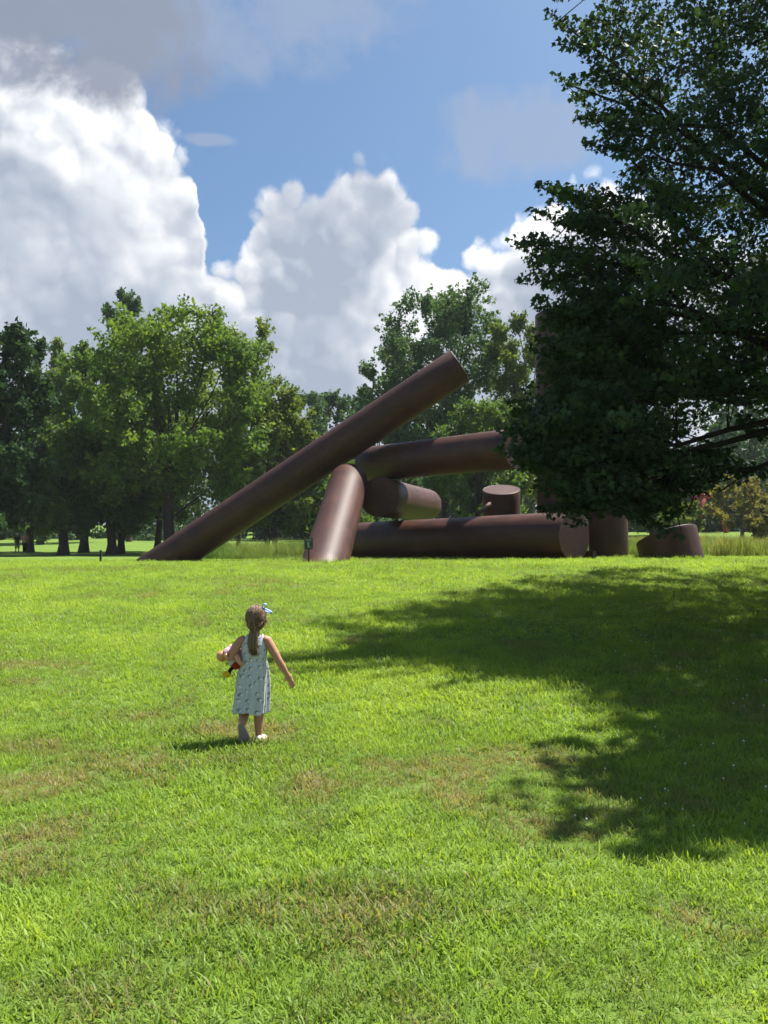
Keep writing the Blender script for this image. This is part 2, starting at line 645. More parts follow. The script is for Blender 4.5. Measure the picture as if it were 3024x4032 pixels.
# lower horizontal on the ground
d0, d1 = at(1365, 2124, 36.0), at(2262, 2100, 26.9)
d0.z = gz(d0.x, d0.y) + .74
d1.z = gz(d1.x, d1.y) + .76
lowc = pipe('cylinder', d0, d1, .80, sculpture, label='big steel cylinder lying flat on the lawn')
# barrel lying on the lower one
pipe('cylinder', at(1494, 1957, 31.0), at(1678, 1988, 39.5), .745, sculpture, label='barrel-like steel cylinder with its round end to the viewer')
# short upright with slanted lid
f1 = at(1974, 1927, 34.2)
pipe('cylinder', gpt(f1.x, f1.y, -.3), f1, .765, sculpture, cap_a=False, cut_b=(0.05, 0.34), label='short upright steel cylinder with a pale slanted top')
# tall uprights behind the tree
g1 = at(2384, 1326, 31.6)
pipe('cylinder', gpt(g1.x, g1.y, -.3), g1, .72, sculpture, cap_a=False, label='tall upright steel cylinder half hidden by the maple')
h1 = at(2203, 1240, 33.2)
pipe('cylinder', gpt(h1.x, h1.y, -.3), h1, .97, sculpture, cap_a=False, label='widest upright steel cylinder hidden by the maple')
# small steel lug between the short upright and the big lower cylinder
k0, k1 = at(1908, 2002, 32.2), at(1928, 1984, 32.6)
mb = MB(); mb.tube([k0 - SC - (k1 - k0) * 1.5, k0 - SC, k1 - SC], [.07, .07, .085], 10)
mb.build('lug', M['rust'], sculpture)
# props under the lower cylinder's far end
mb = MB(); pr = at(2318, 2186, 27.4)
mb.box(Vector((pr.x, pr.y, gz(pr.x, pr.y) + .10)) - SC, (.16, .5, .36), .6)
mb.build('support_block', M['rust'], sculpture, smooth=False)

# the drum that stands apart on the right
dc = at(2646, 2205, 28.4)
dc.z = gz(dc.x, dc.y)
drum = thing('steel_drum', 'low rusty steel drum with slanted rim standing apart, right of the big sculpture', 'sculpture', dc)
r = 1.045
n = 96
m = MB()
rings = []
lean = -0.10
def drum_ring(rr, t, dz=0.0):
    out = []
    for k in range(n):
        th = 2 * math.pi * k / n
        x_, y_ = math.cos(th), math.sin(th)
        h = .80 + .24 * x_ - .27 * y_
        z_ = -.15 + (h + .15) * t + dz
        out.append((rr * x_ + lean * 1.9 * max(z_, 0), rr * y_ + .12 * max(z_, 0), z_))
    return out
for t in (0, .15, .3, .45, .6, .75, .9, .985):
    rings.append(drum_ring(r, t))
rings += [drum_ring(r - .008, .997), drum_ring(r - .03, 1.0), drum_ring(r - .05, .985)]
m.rings(rings, cap=False)
m.build('wall', M['rust'], drum)
m = MB(); rr = drum_ring(r - .05, .985); m.add(rr, [tuple(range(n))]); m.build('lid', M['rust'], drum, smooth=False)

# ------------------------------------------------------------------ trees
def leaf_mesh(name, P, T, N, S, tint, shape, bend=0.0):
    """P centres, T tip directions, N face normals, S sizes; shape: (k,2) outline in (along, across)"""
    T = T / np.linalg.norm(T, axis=1, keepdims=True)
    B = np.cross(N, T); B /= np.maximum(np.linalg.norm(B, axis=1, keepdims=True), 1e-6)
    Nn = np.cross(T, B)
    k = len(shape)
    sh = np.asarray(shape, float)
    V = P[:, None, :] + S[:, None, None] * (sh[None, :, 0:1] * T[:, None, :] + sh[None, :, 1:2] * B[:, None, :]
                                             - bend * (np.abs(sh[None, :, 1:2]) + .5 * sh[None, :, 0:1] ** 2) * Nn[:, None, :])
    n = len(P)
    return V.reshape(-1, 3), np.repeat(tint, k), k, n


DIAMOND = [(-.5, 0), (-.05, .34), (.5, 0), (-.05, -.34)]
MAPLE = [(-.44, 0), (-.28, .22), (.02, .52), (.10, .20), (.58, 0), (.10, -.20), (.02, -.52), (-.28, -.22)]


def rand_unit(rng, n):
    v = rng.normal(size=(n, 3))
    return v / np.linalg.norm(v, axis=1, keepdims=True)


def unit(v):
    return v / np.maximum(np.linalg.norm(v, axis=-1, keepdims=True), 1e-6)


def sprays_to_leaves(rng, tips, dirs, L, W, nl, size, droop=0.25, size_var=.35, tint0=None):
    """leaves along sprays whose tips and directions are given"""
    ns = len(tips)
    t = rng.rand(ns, nl) ** 0.8
    off = rand_unit(rng, ns * nl).reshape(ns, nl, 3) * (rng.rand(ns, nl, 1) ** .6)
    wid = W * (0.25 + 0.9 * np.sqrt(t))
    P = tips[:, None, :] - dirs[:, None, :] * (t * L)[..., None] + off * wid[..., None]
    P = P.reshape(-1, 3)
    D = np.repeat(dirs, nl, 0)
    T = unit(D * .5 + rand_unit(rng, len(P)) * .8 + np.array([0, 0, -droop]))
    N = unit(rand_unit(rng, len(P)) * .85 + np.array([0, 0, .75]))
    S = size * (1 + size_var * (rng.rand(len(P)) * 2 - 1))
    if tint0 is None:
        tint0 = rng.rand(ns)
    tint = np.clip(np.repeat(tint0, nl) * .7 + .3 * rng.rand(len(P)), 0, 1)
    return P, T, N, S, tint


def limb_path(rng, a, b, sag=0.12, n=6):
    a, b = np.asarray(a, float), np.asarray(b, float)
    t = np.linspace(0, 1, n)[:, None]
    mid = (a + b) / 2 + np.array([0, 0, sag * np.linalg.norm(b - a)]) + rng.normal(size=3) * .06 * np.linalg.norm(b - a)
    return (1 - t) ** 2 * a + 2 * t * (1 - t) * mid + t ** 2 * b


def make_tree(name, label, x, y, H, Rw, crown_base=.18, mat='leaf_green', seed=1, n_sprays=260, nl=70, leaf=.25,
              shape='round', trunk_r=.28, offx=0.0, group=None, L=2.0, W=.55, bark='bark', trunks=1, tilt=0.0, tone=(0., 1.), limbs=26, fill=.36):
    rng = np.random.RandomState(seed)
    z0 = gz(x, y)
    root = thing(name, label, 'tree', (x, y, z0), 0, group)
    base = crown_base * H
    # the crown is a heap of leafy lobes round the limbs
    nlobe = max(12, int(n_sprays / 9))
    hc = (H - base) / 2
    t = (np.arange(nlobe) + rng.rand(nlobe)) / nlobe
    th = np.arange(nlobe) * 2.39996 + rng.normal(size=nlobe) * .5
    if shape == 'cone':
        prof = (1 - t) ** .8 * .85 + .06
    elif shape == 'vase':
        prof = np.sin(np.pi * (0.06 + .78 * t ** 1.1)) ** .7 * .85
    elif shape == 'oval':
        prof = np.sin(np.pi * (0.18 + .68 * t)) ** .5 * .8
    else:
        prof = np.sin(np.pi * (0.14 + 0.74 * t)) ** .6 * .82
    rad = Rw * prof * np.where(rng.rand(nlobe) < .34, .15 + .5 * rng.rand(nlobe), .74 + .30 * rng.rand(nlobe))
    lr = (.27 + .19 * rng.rand(nlobe)) * min(Rw, hc) * (1 if shape != 'cone' else .8)
    lc = np.stack([rad * np.cos(th) + offx * t, rad * np.sin(th), base + lr * .7 + (H - base - lr * 1.55) * t], 1)
    li = rng.choice(nlobe, n_sprays, p=lr ** 1.6 / (lr ** 1.6).sum())
    dv = rand_unit(rng, n_sprays)
    dv[:, 2] = np.where(dv[:, 2] < -.35, -dv[:, 2], dv[:, 2])
    dv[:, 2] += .15
    outw = unit(lc[li] * np.array([1, 1, .25]) + np.array([0, 0, .01]))
    dirs = unit(dv + .55 * outw)
    tips = lc[li] + dirs * (lr[li] * (.60 + .50 * rng.rand(n_sprays)))[:, None] * np.array([1.05, 1.05, .9])
    L = min(L, 1.6); W = W * 1.15
    lobe_tone = rng.rand(nlobe)
    # keep one tint per region so the crown has light and dark clumps of its own foliage
    tt = fbm(tips[:, 0] * .35 + seed * 3.1 + 50, tips[:, 2] * .35 + tips[:, 1] * .2 + 50, 3)
    tt = tone[0] + (tone[1] - tone[0]) * np.clip((tt - .25) * .9 + .5 * lobe_tone[li] + rng.normal(size=n_sprays) * .12, 0, 1)
    P, T, N, S, tint = sprays_to_leaves(rng, tips, dirs, L, W, int(nl * .9), leaf * 1.24, .2, .45, tt)
    V, tv, k, nn = leaf_mesh('crown', P, T, N, S, tint, DIAMOND, .15)
    me = mesh_np('crown', V, np.arange(nn * k), [k] * nn, {'tint': tv})
    cr = obj('crown', me, M[mat], root)
    cr['kind'] = 'stuff'
    # trunk with flared foot and limbs
    mb = MB()
    stems = []
    for s in range(trunks):
        fx = (s - (trunks - 1) / 2) * trunk_r * 2.6
        topz = H * .72
        pth = [(fx, 0, -.35), (fx, 0, .15), (fx + .02, 0, .8)] + [(fx + tilt * q + offx * .5 * q + .15 * math.sin(q * 5 + s + seed), .12 * math.sin(q * 4 + seed), .8 + (topz - .8) * q) for q in (.2, .4, .6, .8, 1.0)]
        rd = [trunk_r * 1.75, trunk_r * 1.35, trunk_r, trunk_r * .9, trunk_r * .74, trunk_r * .52, trunk_r * .3, trunk_r * .1]
        mb.tube(pth, rd, 10)
        stems.append(np.array(pth))
    mb.build('trunk', M[bark], root)
    mb = MB()
    order = rng.permutation(n_sprays)[:limbs]
    for i in order:
        st = stems[rng.randint(len(stems))]
        tip = tips[i] - dirs[i] * L * .4
        hz = np.clip(tip[2] * (.35 + .25 * rng.rand()), base * .6, H * .66)
        j = np.interp(hz, st[:, 2], np.arange(len(st)))
        j0 = int(np.clip(math.floor(j), 0, len(st) - 2)); fr = j - j0
        a = st[j0] * (1 - fr) + st[j0 + 1] * fr
        pth = limb_path(rng, a, tip, .10)
        ln = np.linalg.norm(tip - a)
        r0 = min(trunk_r * .40, .015 + .011 * ln)
        mb.tube(pth, list(np.linspace(r0, r0 * .2, len(pth))), 6, cap=False)
    mb.build('branches', M[bark], root)
    return root


def tree_d(name, label, Xd, hw, topd, Y, **kw):
    """crown centre / half width / top in viewer pixels at depth Y"""
    p = atd(Xd, topd, Y)
    z = gz(p.x, Y)
    kw['n_sprays'] = int(kw.get('n_sprays', 260) * 1.62)
    return make_tree(name, label, p.x, Y, p.z - z, hw * 1.28 * K / F_PX * Y, **kw)


tree_d('broadleaf_tree', 'dark blue-green tree at the left edge, in front of the grove', -5, 92, 688, 52, mat='leaf_dark', seed=3, n_sprays=300, nl=70, leaf=.26, crown_base=.06, trunk_r=.3, shape='oval')
tree_d('broadleaf_tree', 'slim pale-topped tree just right of the dark tree at the left edge', 98, 46, 722, 88, mat='leaf_yellow', seed=4, n_sprays=150, nl=60, crown_base=.15, L=1.7, W=.5, tone=(.2, .9))
tree_d('broadleaf_tree', 'mid-green tree standing left of the tallest tree of the grove', 190, 88, 732, 68, mat='leaf_green', seed=5, n_sprays=260, nl=65, crown_base=.12, trunk_r=.34)
tree_d('broadleaf_tree', 'dark tree whose crown pokes up behind the grove', 288, 62, 628, 96, mat='leaf_blue', seed=6, n_sprays=190, nl=60, crown_base=.3, leaf=.3, tone=(0, .6))
tree_d('broadleaf_tree', 'tallest bright green tree of the grove on the left', 372, 172, 648, 60, mat='leaf_green', seed=17, n_sprays=520, nl=72, leaf=.23, crown_base=.10, trunk_r=.38, L=2.3, W=.62, tone=(.15, 1.0), limbs=24, offx=.8)
tree_d('broadleaf_tree', 'airy tree with see-through top, right side of the grove', 520, 78, 682, 72, mat='leaf_yellow', seed=8, n_sprays=150, nl=46, leaf=.21, crown_base=.30, trunk_r=.2, L=1.9, W=.42, tone=(.1, .8), limbs=26, shape='vase')
tree_d('broadleaf_tree', 'rounded yellow-green tree just left of the long leaning cylinder', 588, 92, 828, 63, mat='leaf_yellow', seed=9, n_sprays=300, nl=64, leaf=.22, crown_base=.10, trunk_r=.22, trunks=2, tone=(.0, .8))
# grove trunks with low crowns in shade
for i, (Xd, top, hw, Y, sd, rad, lab) in enumerate([
        (70, 930, 60, 70, 21, .30, 'leafy tree behind the two walkers'),
        (143, 900, 75, 60, 22, .33, 'stout-trunked tree to the right of the two walkers'),
        (247, 860, 80, 62, 23, .32, 'grove tree with the left trunk of the close pair'),
        (266, 900, 60, 64, 24, .26, 'grove tree with the right trunk of the close pair'),
        (345, 880, 90, 70, 25, .27, 'grove tree whose trunk stands right behind the tallest one')]):
    tree_d('grove_tree', lab, Xd, hw, top, Y, mat='leaf_green', seed=sd, n_sprays=170, nl=60, leaf=.25, crown_base=.13, trunk_r=rad, tone=(0, .7), group='trees of the left grove')
for i, (Xd, top, hw, Y, sd, shp, lab) in enumerate([
        (640, 826, 62, 104, 31, 'oval', 'bluish tree of the gap row nearest the left grove'),
        (690, 848, 50, 112, 32, 'cone', 'pointed tree second from the left in the gap row'),
        (728, 842, 58, 108, 34, 'oval', 'middle rounded tree of the gap row'),
        (772, 852, 52, 114, 35, 'cone', 'pointed tree in the gap row below the sky'),
        (812, 838, 58, 104, 33, 'oval', 'gap row tree nearest the tall right-hand tree')]):
    tree_d('background_tree', lab, Xd, hw, top, Y, mat='leaf_blue', seed=sd, n_sprays=190, nl=54, leaf=.32, crown_base=.03, trunk_r=.25, shape=shp, L=2.2, W=.6, tone=(0, .8), group='trees of the gap row')
for i, (Xd, top, hw, Y, sd, m_, lab) in enumerate([
        (1365, 1010, 60, 112, 61, 'leaf_green', 'leafy tree of the right wood just right of the tall uprights'),
        (1425, 1000, 62, 120, 62, 'leaf_blue', 'bluish tree of the right wood above the drum'),
        (1515, 1010, 60, 118, 63, 'leaf_green', 'bright tree of the right wood beside the red structure'),
        (1600, 975, 66, 124, 64, 'leaf_blue', 'bluish tree rising behind the golden tree')]):
    tree_d('wood_tree', lab, Xd, hw, top, Y, mat=m_, seed=sd, n_sprays=170, nl=52, leaf=.34, crown_base=.02, trunk_r=.25, L=2.2, W=.65, tone=(.1, .9), group='trees of the right wood')
tree_d('broadleaf_tree', 'tall spreading tree rising behind the top of the long cylinder', 962, 122, 612, 78, mat='leaf_blue', seed=41, n_sprays=420, nl=66, leaf=.25, crown_base=.16, trunk_r=.36, L=2.3, W=.6, tone=(.2, 1.0), limbs=24)
tree_d('broadleaf_tree', 'smaller tree on the left flank of the tall spreading tree', 858, 66, 706, 84, mat='leaf_blue', seed=42, n_sprays=220, nl=60, leaf=.26, crown_base=.12, trunk_r=.25, tone=(.1, .9))
tree_d('broadleaf_tree', 'feathery light green tree left of the dark foreground maple', 1118, 66, 676, 72, mat='leaf_yellow', seed=43, n_sprays=280, nl=60, leaf=.22, crown_base=.10, trunk_r=.22, tone=(0, .75), shape='oval')
tree_d('broadleaf_tree', 'leafy tree behind the upper level cylinder', 1030, 90, 850, 66, mat='leaf_green', seed=44, n_sprays=260, nl=60, leaf=.23, crown_base=.04, trunk_r=.22, tone=(0, .6))
tree_d('broadleaf_tree', 'leafy tree seen under the long leaning cylinder', 690, 95, 960, 66, mat='leaf_green', seed=45, n_sprays=260, nl=60, leaf=.23, crown_base=.06, trunk_r=.2, tone=(0, .55))
tree_d('broadleaf_tree', 'hazy dark tree at the right edge of the photo', 1650, 120, 948, 118, mat='leaf_blue', seed=51, n_sprays=330, nl=60, leaf=.34, crown_base=.05, trunk_r=.3, L=2.6, W=.8, tone=(0, .6))
tree_d('broadleaf_tree', 'golden-leaved open tree standing in the right meadow', 1600, 74, 1018, 76, mat='leaf_gold', seed=52, n_sprays=150, nl=44, leaf=.2, crown_base=.16, trunk_r=.16, L=1.3, W=.34, bark='bark_pale', trunks=1, limbs=40, shape='vase')
tree_d('broadleaf_tree', 'yellowing bushy tree to the right of the golden one', 1672, 52, 1085, 72, mat='leaf_gold', seed=53, n_sprays=130, nl=50, leaf=.2, crown_base=.08, trunk_r=.13, L=1.2, W=.34, tone=(0, .6))
tree_d('broadleaf_tree', 'tall mid-green tree behind the right meadow', 1462, 72, 978, 108, mat='leaf_green', seed=54, n_sprays=240, nl=60, leaf=.3, crown_base=.04, trunk_r=.25, tone=(.2, .9))
tree_d('broadleaf_tree', 'dense dark tree between the mid-green and the golden tree', 1545, 62, 985, 112, mat='leaf_dark', seed=55, n_sprays=220, nl=60, leaf=.32, crown_base=.04, trunk_r=.25)
tree_d('broadleaf_tree', 'round shrub-like tree just above the low drum', 1475, 36, 1078, 82, mat='leaf_yellow', seed=56, n_sprays=110, nl=50, leaf=.2, crown_base=.05, trunk_r=.12, L=1.1, W=.35)
tree_d('broadleaf_tree', 'low spreading tree left of the low drum', 1405, 62, 1050, 88, mat='leaf_green', seed=57, n_sprays=170, nl=55, leaf=.24, crown_base=.06, trunk_r=.15, L=1.4, W=.4, tone=(.1, .9))

# woodland edge far behind, one mass
rng = np.random.RandomState(77)
acc = []
for i in range(64):
    xx = -78 + 156 * (i + rng.rand()) / 64
    yy = 118 + rng.rand() * 34 - (14 if abs(xx) > 40 else 0)
    H = (14 + rng.rand() * 6) if not (-26 < xx < 2) else (10.5 + rng.rand() * 3)
    ns = 84
    t = rng.rand(ns); th = rng.rand(ns) * 6.283
    rr = 4.6 * np.sin(np.pi * (.15 + .75 * t)) ** .6 * rng.rand(ns) ** .4
    tips = np.stack([xx + rr * np.cos(th), yy + rr * np.sin(th), gz(xx, yy) + .2 + H * t], 1)
    dirs = unit(np.stack([np.cos(th), np.sin(th), .4 + t], 1))
    acc.append(sprays_to_leaves(rng, tips, dirs, 2.6, .95, 24, .62, .2, .4, np.clip(rng.rand() * .5 + rng.rand(ns) * .5, 0, 1)))
# bushes closing the foot of the wood
for i in range(170):
    xx = -80 + 160 * rng.rand(); yy = 100 + rng.rand() * 12
    ns = 14
    th = rng.rand(ns) * 6.283; t = rng.rand(ns); rr = 1.9 * rng.rand(ns) ** .5
    tips = np.stack([xx + rr * np.cos(th), yy + rr * np.sin(th), gz(xx, yy) + .3 + 3.2 * t * rng.rand()], 1)
    dirs = unit(np.stack([np.cos(th), np.sin(th), .6 + t], 1))
    acc.append(sprays_to_leaves(rng, tips, dirs, 1.4, .6, 26, .42, .2, .4, np.clip(rng.rand() * .5 + rng.rand(ns) * .4, 0, 1)))
P, T, N, S, tint = [np.concatenate(q) for q in zip(*acc)]
V, tv, k, nn = leaf_mesh('w', P, T, N, S, tint, DIAMOND, .15)
wood = obj('far_wood', mesh_np('far_wood', V, np.arange(nn * k), [k] * nn, {'tint': tv}), M['leaf_dark'])
tag(wood, 'dark green wood closing the view behind the trees', 'wood', kind='stuff')

# foreground maple on the right ------------------------------------------------
def in_poly(px, py, poly):
    c = np.zeros(len(px), bool)
    j = len(poly) - 1
    for i in range(len(poly)):
        xi, yi = poly[i]; xj, yj = poly[j]
        cond = ((yi > py) != (yj > py)) & (px < (xj - xi) * (py - yi) / (yj - yi + 1e-9) + xi)
        c ^= cond
        j = i
    return c


def project(Pt):
    q = Pt - np.array(CAM)
    c, s = math.cos(PITCH), math.sin(PITCH)
    f = q[:, 1] * c + q[:, 2] * s
    upv = -q[:, 1] * s + q[:, 2] * c
    f = np.maximum(f, 1e-3)
    return (CX + F_PX * q[:, 0] / f) / K, (CY - F_PX * upv / f) / K


OUT = [(1240, -500), (1210, -200), (1175, -60), (1172, 20), (1215, 50), (1185, 70), (1195, 150), (1245, 168), (1295, 215), (1248, 252), (1262, 315), (1318, 350),
       (1330, 400), (1290, 430), (1215, 422), (1145, 402), (1130, 460), (1103, 525), (1128, 570), (1106, 605), (1140, 660), (1152, 720), (1150, 790),
       (1118, 850), (1080, 910), (1112, 935), (1066, 965), (1092, 1005), (1130, 1050), (1158, 1100), (1250, 1090), (1320, 1095),
       (1350, 1060), (1410, 1035), (1455, 975), (1490, 935), (1570, 905), (1690, 890), (1800, 860), (2150, 700), (2150, -500)]
MT = np.array([9.6, 14.2])
rng = np.random.RandomState(5)
mz0 = gz(*MT)
# sample sprays through the crown volume: an uneven dome of lobes round the trunk
cand = []
need_in, need_out = 1100, 560
tips_in, tips_out = [], []
while sum(map(len, tips_in)) < need_in or sum(map(len, tips_out)) < need_out:
    n_ = 6000
    th = rng.rand(n_) * 6.283
    t = rng.rand(n_)
    prof = np.where(t < .25, .62 + 1.5 * t, 1.0) * np.sqrt(np.clip(1 - np.clip((t - .35) / .66, 0, 1) ** 2.4, 0, 1))
    lump = 1 + .13 * np.sin(3 * th + 9 * t) + .10 * np.sin(5 * th - 14 * t + 1)
    rr = 8.6 * prof * lump * rng.rand(n_) ** .42
    q = np.stack([MT[0] + rr * np.cos(th), MT[1] + rr * np.sin(th) * 1.06, mz0 + 1.3 + 15.0 * t], 1)
    X_, Y_ = project(q)
    inframe = (X_ > -60) & (X_ < 2050) & (Y_ > -420) & (Y_ < 2300)
    h_ = q[:, 2] - .5
    xg, yg = q[:, 0] - SUN.x / SUN.z * h_, q[:, 1] - SUN.y / SUN.z * h_
    lim = np.interp(yg, [4.0, 4.6, 5.2, 6.5, 7.5, 8.6, 9.5, 11, 13, 14.5, 17, 20, 22, 23.5], [9, 2.9, 1.8, 1.6, 2.1, 1.0, -.5, -1.2, -1.3, -.3, 1.0, 2.8, 4.2, 9])
    shade_ok = xg > lim + .1 + 1.7 * rng.rand(n_) ** 2
    bs = q + unit(np.stack([MT[0] - q[:, 0], MT[1] - q[:, 1], np.zeros(n_)], 1)) * 1.0
    bs[:, 2] -= .25
    Xb, Yb = project(bs)
    ok = in_poly(X_, Y_, OUT) & (q[:, 1] > 9.3) & shade_ok & (in_poly(Xb, Yb, OUT) | (Xb > 2100))
    a = q[inframe & ok]; b = q[~inframe & (q[:, 0] > 2.6) & shade_ok & ~((X_ < 2300) & (Y_ > 700)) & ~((q[:, 1] < 9.0) & (X_ < 2600))]
    if sum(map(len, tips_in)) < need_in:
        tips_in.append(a)
    if sum(map(len, tips_out)) < need_out:
        tips_out.append(b)
ti = np.concatenate(tips_in)[:need_in]
to = np.concatenate(tips_out)[:need_out]
# a low limb that reaches towards the viewer beside the frame
lo_ = rand_unit(rng, 60) * (rng.rand(60, 1) ** .5) * np.array([.95, 1.0, 1.2]) + np.array([5.15, 6.9, 7.0])
lo2 = rand_unit(rng, 60) * (rng.rand(60, 1) ** .5) * np.array([1.2, 1.3, 1.2]) + np.array([6.3, 7.7, 7.0])
to = np.concatenate([to, lo_, lo2])
# twigs that make the ragged left outline
edge = []
for (ex, ey, eY) in [(1168, 18, 12.4), (1190, 52, 12.2), (1186, 152, 12.6), (1225, 170, 12.4), (1245, 252, 12.4), (1258, 312, 12.2), (1150, 404, 11.8), (1128, 455, 12.0),
                     (1104, 524, 11.6), (1108, 604, 12.0), (1140, 655, 12.3), (1172, 730, 12.2), (1175, 800, 12.0), (1098, 912, 11.4), (1068, 966, 11.2), (1098, 1004, 11.5),
                     (1135, 1055, 11.9), (1165, 1098, 12.0), (1240, 1095, 12.1), (1320, 1105, 12.3), (1400, 1040, 12.7), (1450, 985, 12.5), (1590, 900, 12.2), (1158, 672, 12.0), (1152, 700, 11.9), (1150, 728, 12.1), (1148, 758, 12.0), (1152, 788, 11.9), (1160, 815, 12.1), (1085, 935, 11.3), (1098, 950, 11.6), (1105, 925, 11.5), (1112, 985, 11.5), (1095, 970, 11.4), (1120, 955, 11.7), (1170, 690, 12.1), (1180, 735, 12.4), (1195, 770, 12.1), (1215, 745, 12.0), (1240, 770, 12.3), (1205, 705, 12.3), (1270, 730, 12.4), (1300, 770, 12.2), (1210, 420, 12.3),
                     (1180, 470, 11.9), (1165, 540, 11.9), (1165, 610, 12.2), (1235, 60, 12.6), (1240, 110, 12.4), (1290, 215, 12.5), (1300, 290, 12.3), (1335, 400, 12.0), (1130, 850, 11.7),
                     (1150, 930, 11.7), (1140, 985, 11.8), (1190, 1050, 12.1), (1280, 1060, 12.2), (1370, 1060, 12.4), (1190, 880, 11.9), (1230, 800, 12.2), (1225, 700, 12.2),
                     (1255, 500, 12.1), (1230, 560, 12.0), (1240, 620, 12.2), (1300, 480, 12.3), (1290, 560, 12.3), (1240, 940, 12.0), (1240, 1010, 12.2), (1310, 1000, 12.3), (1310, 920, 12.3)]:
    p = atd(ex + 8, ey, eY)
    for dd in range(4):
        edge.append((p.x + abs(rng.normal()) * .28 * dd, p.y + rng.normal() * .35 * dd, p.z + (abs(rng.normal()) * .12 if ey > 900 else rng.normal() * .14) * dd))
for i in range(180):
    ex, ey = 1070 + 275 * rng.rand(), 640 + 460 * rng.rand()
    if in_poly(np.array([ex - 8.]), np.array([ey]), OUT)[0]:
        p = atd(ex, ey, 11.3 + 1.9 * rng.rand())
        edge.append((p.x, p.y, p.z))
ed = np.array(edge)


def maple_dirs(tp, k, zs=.34):
    c = np.stack([tp[:, 0] - MT[0], tp[:, 1] - MT[1], np.full(len(tp), .6)], 1)
    d_ = unit(c)
    d_[:, 2] = .05 + rng.normal(size=len(tp)) * zs
    return unit(d_ + rng.normal(size=d_.shape) * k)


maple = thing('maple_tree', 'big dark maple on the right, leaning its leafy branches into the picture', 'tree', (MT[0], MT[1], mz0))
orig = np.array([MT[0], MT[1], mz0])
sets = []
dirs_in, dirs_out, dirs_ed = maple_dirs(ti, .35), maple_dirs(to, .35), maple_dirs(ed, .22, .10)
sets.append(sprays_to_leaves(rng, ti, dirs_in, .95, .32, 92, .090, .6, .45, rng.rand(len(ti))))
sets.append(sprays_to_leaves(rng, ed, dirs_ed, .85, .17, 84, .088, .65, .4, rng.rand(len(ed)) * .9 + .1))
sets.append(sprays_to_leaves(rng, to, dirs_out, 1.3, .50, 50, .20, .45, .3, rng.rand(len(to))))
P, T, N, S, tint = [np.concatenate(q) for q in zip(*sets)]
nfine = len(sets[0][0]) + len(sets[1][0])
V1, tv1, k1_, n1_ = leaf_mesh('m', P[:nfine] - orig, T[:nfine], N[:nfine], S[:nfine], tint[:nfine], MAPLE, .22)
V2, tv2, k2_, n2_ = leaf_mesh('m', P[nfine:] - orig, T[nfine:], N[nfine:], S[nfine:], tint[nfine:], [(-.5, 0), (-.1, .46), (.2, .3), (.5, 0), (.2, -.3), (-.1, -.46)], .22)
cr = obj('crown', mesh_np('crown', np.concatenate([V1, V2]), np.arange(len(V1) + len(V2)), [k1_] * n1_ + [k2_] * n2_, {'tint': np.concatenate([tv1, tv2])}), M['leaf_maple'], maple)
cr['kind'] = 'stuff'
mb = MB()
mp = np.array([(0, 0, -.4), (0, 0, .2), (-.02, 0, 1.0), (-.1, .05, 3.0), (-.15, .1, 5.5), (-.05, .1, 8), (.1, 0, 11), (.1, 0, 14)])
mb.tube(mp, [.62, .5, .40, .36, .30, .22, .12, .03], 14)
mb.build('trunk', M['bark_dark'], maple)
mb = MB()
allt = np.concatenate([ti, to, ed]); alld = np.concatenate([dirs_in, dirs_out, dirs_ed])
limb_nodes = []
sel = list(rng.permutation(len(ti))[:34]) + list(len(ti) + rng.permutation(len(to))[:26]) + list(len(ti) + len(to) + np.arange(0, 232, 8))
for i in sel:
    tip = allt[i] - alld[i] * .3 - orig
    if tip[2] < 4.6 and rng.rand() < .72:
        continue
    ho = np.linalg.norm(tip[:2])
    hz = np.clip(tip[2] - ho * (.35 + .45 * rng.rand()), 2.2 + 1.6 * rng.rand(), 12.5)
    a = np.array([np.interp(hz, mp[:, 2], mp[:, 0]), np.interp(hz, mp[:, 2], mp[:, 1]), hz])
    pth = limb_path(rng, a, tip, .04, 9)
    pth[1:-1] += rng.normal(size=(7, 3)) * .09
    r0 = .022 + .0095 * np.linalg.norm(tip - a)
    mb.tube(pth, list(np.linspace(r0, .008, len(pth))), 7, cap=False)
    limb_nodes += list(pth[3:])
limb_nodes = np.array(limb_nodes)
for i in range(len(allt)):
    tip = allt[i] - orig
    b_ = tip - alld[i] * 1.0
    dd = np.linalg.norm(limb_nodes - b_, axis=1)
    j = dd.argmin()
    if dd[j] < 1.1:
        mb.tube([limb_nodes[j], b_, tip], [.011, .008, .003], 4, cap=False)
mb.build('branches', M['bark_dark'], maple)

# ------------------------------------------------------------------ grass
def blade(rng, base, az, length, width, lean, curl, segs=3):
    """one bent blade: strip of quads ending in a point"""
    d = np.array([math.cos(az), math.sin(az), 0])
    s = np.array([-math.sin(az), math.cos(az), 0])
    v, f = [], []
    p = np.array(base, float)
    ang = lean
    for i in range(segs):
        w = width * (1 - .25 * i / segs) * (.7 if i == 0 else 1)
        v += [p - s * w / 2, p + s * w / 2]
        stp = length / segs
        p = p + stp * (d * math.sin(ang) + np.array([0, 0, math.cos(ang)]))
        ang += curl / segs
    v.append(p)
    for i in range(segs - 1):
        f.append((2 * i, 2 * i + 1, 2 * i + 3, 2 * i + 2))
    f.append((2 * segs - 2, 2 * segs - 1, 2 * segs))
    return v, f


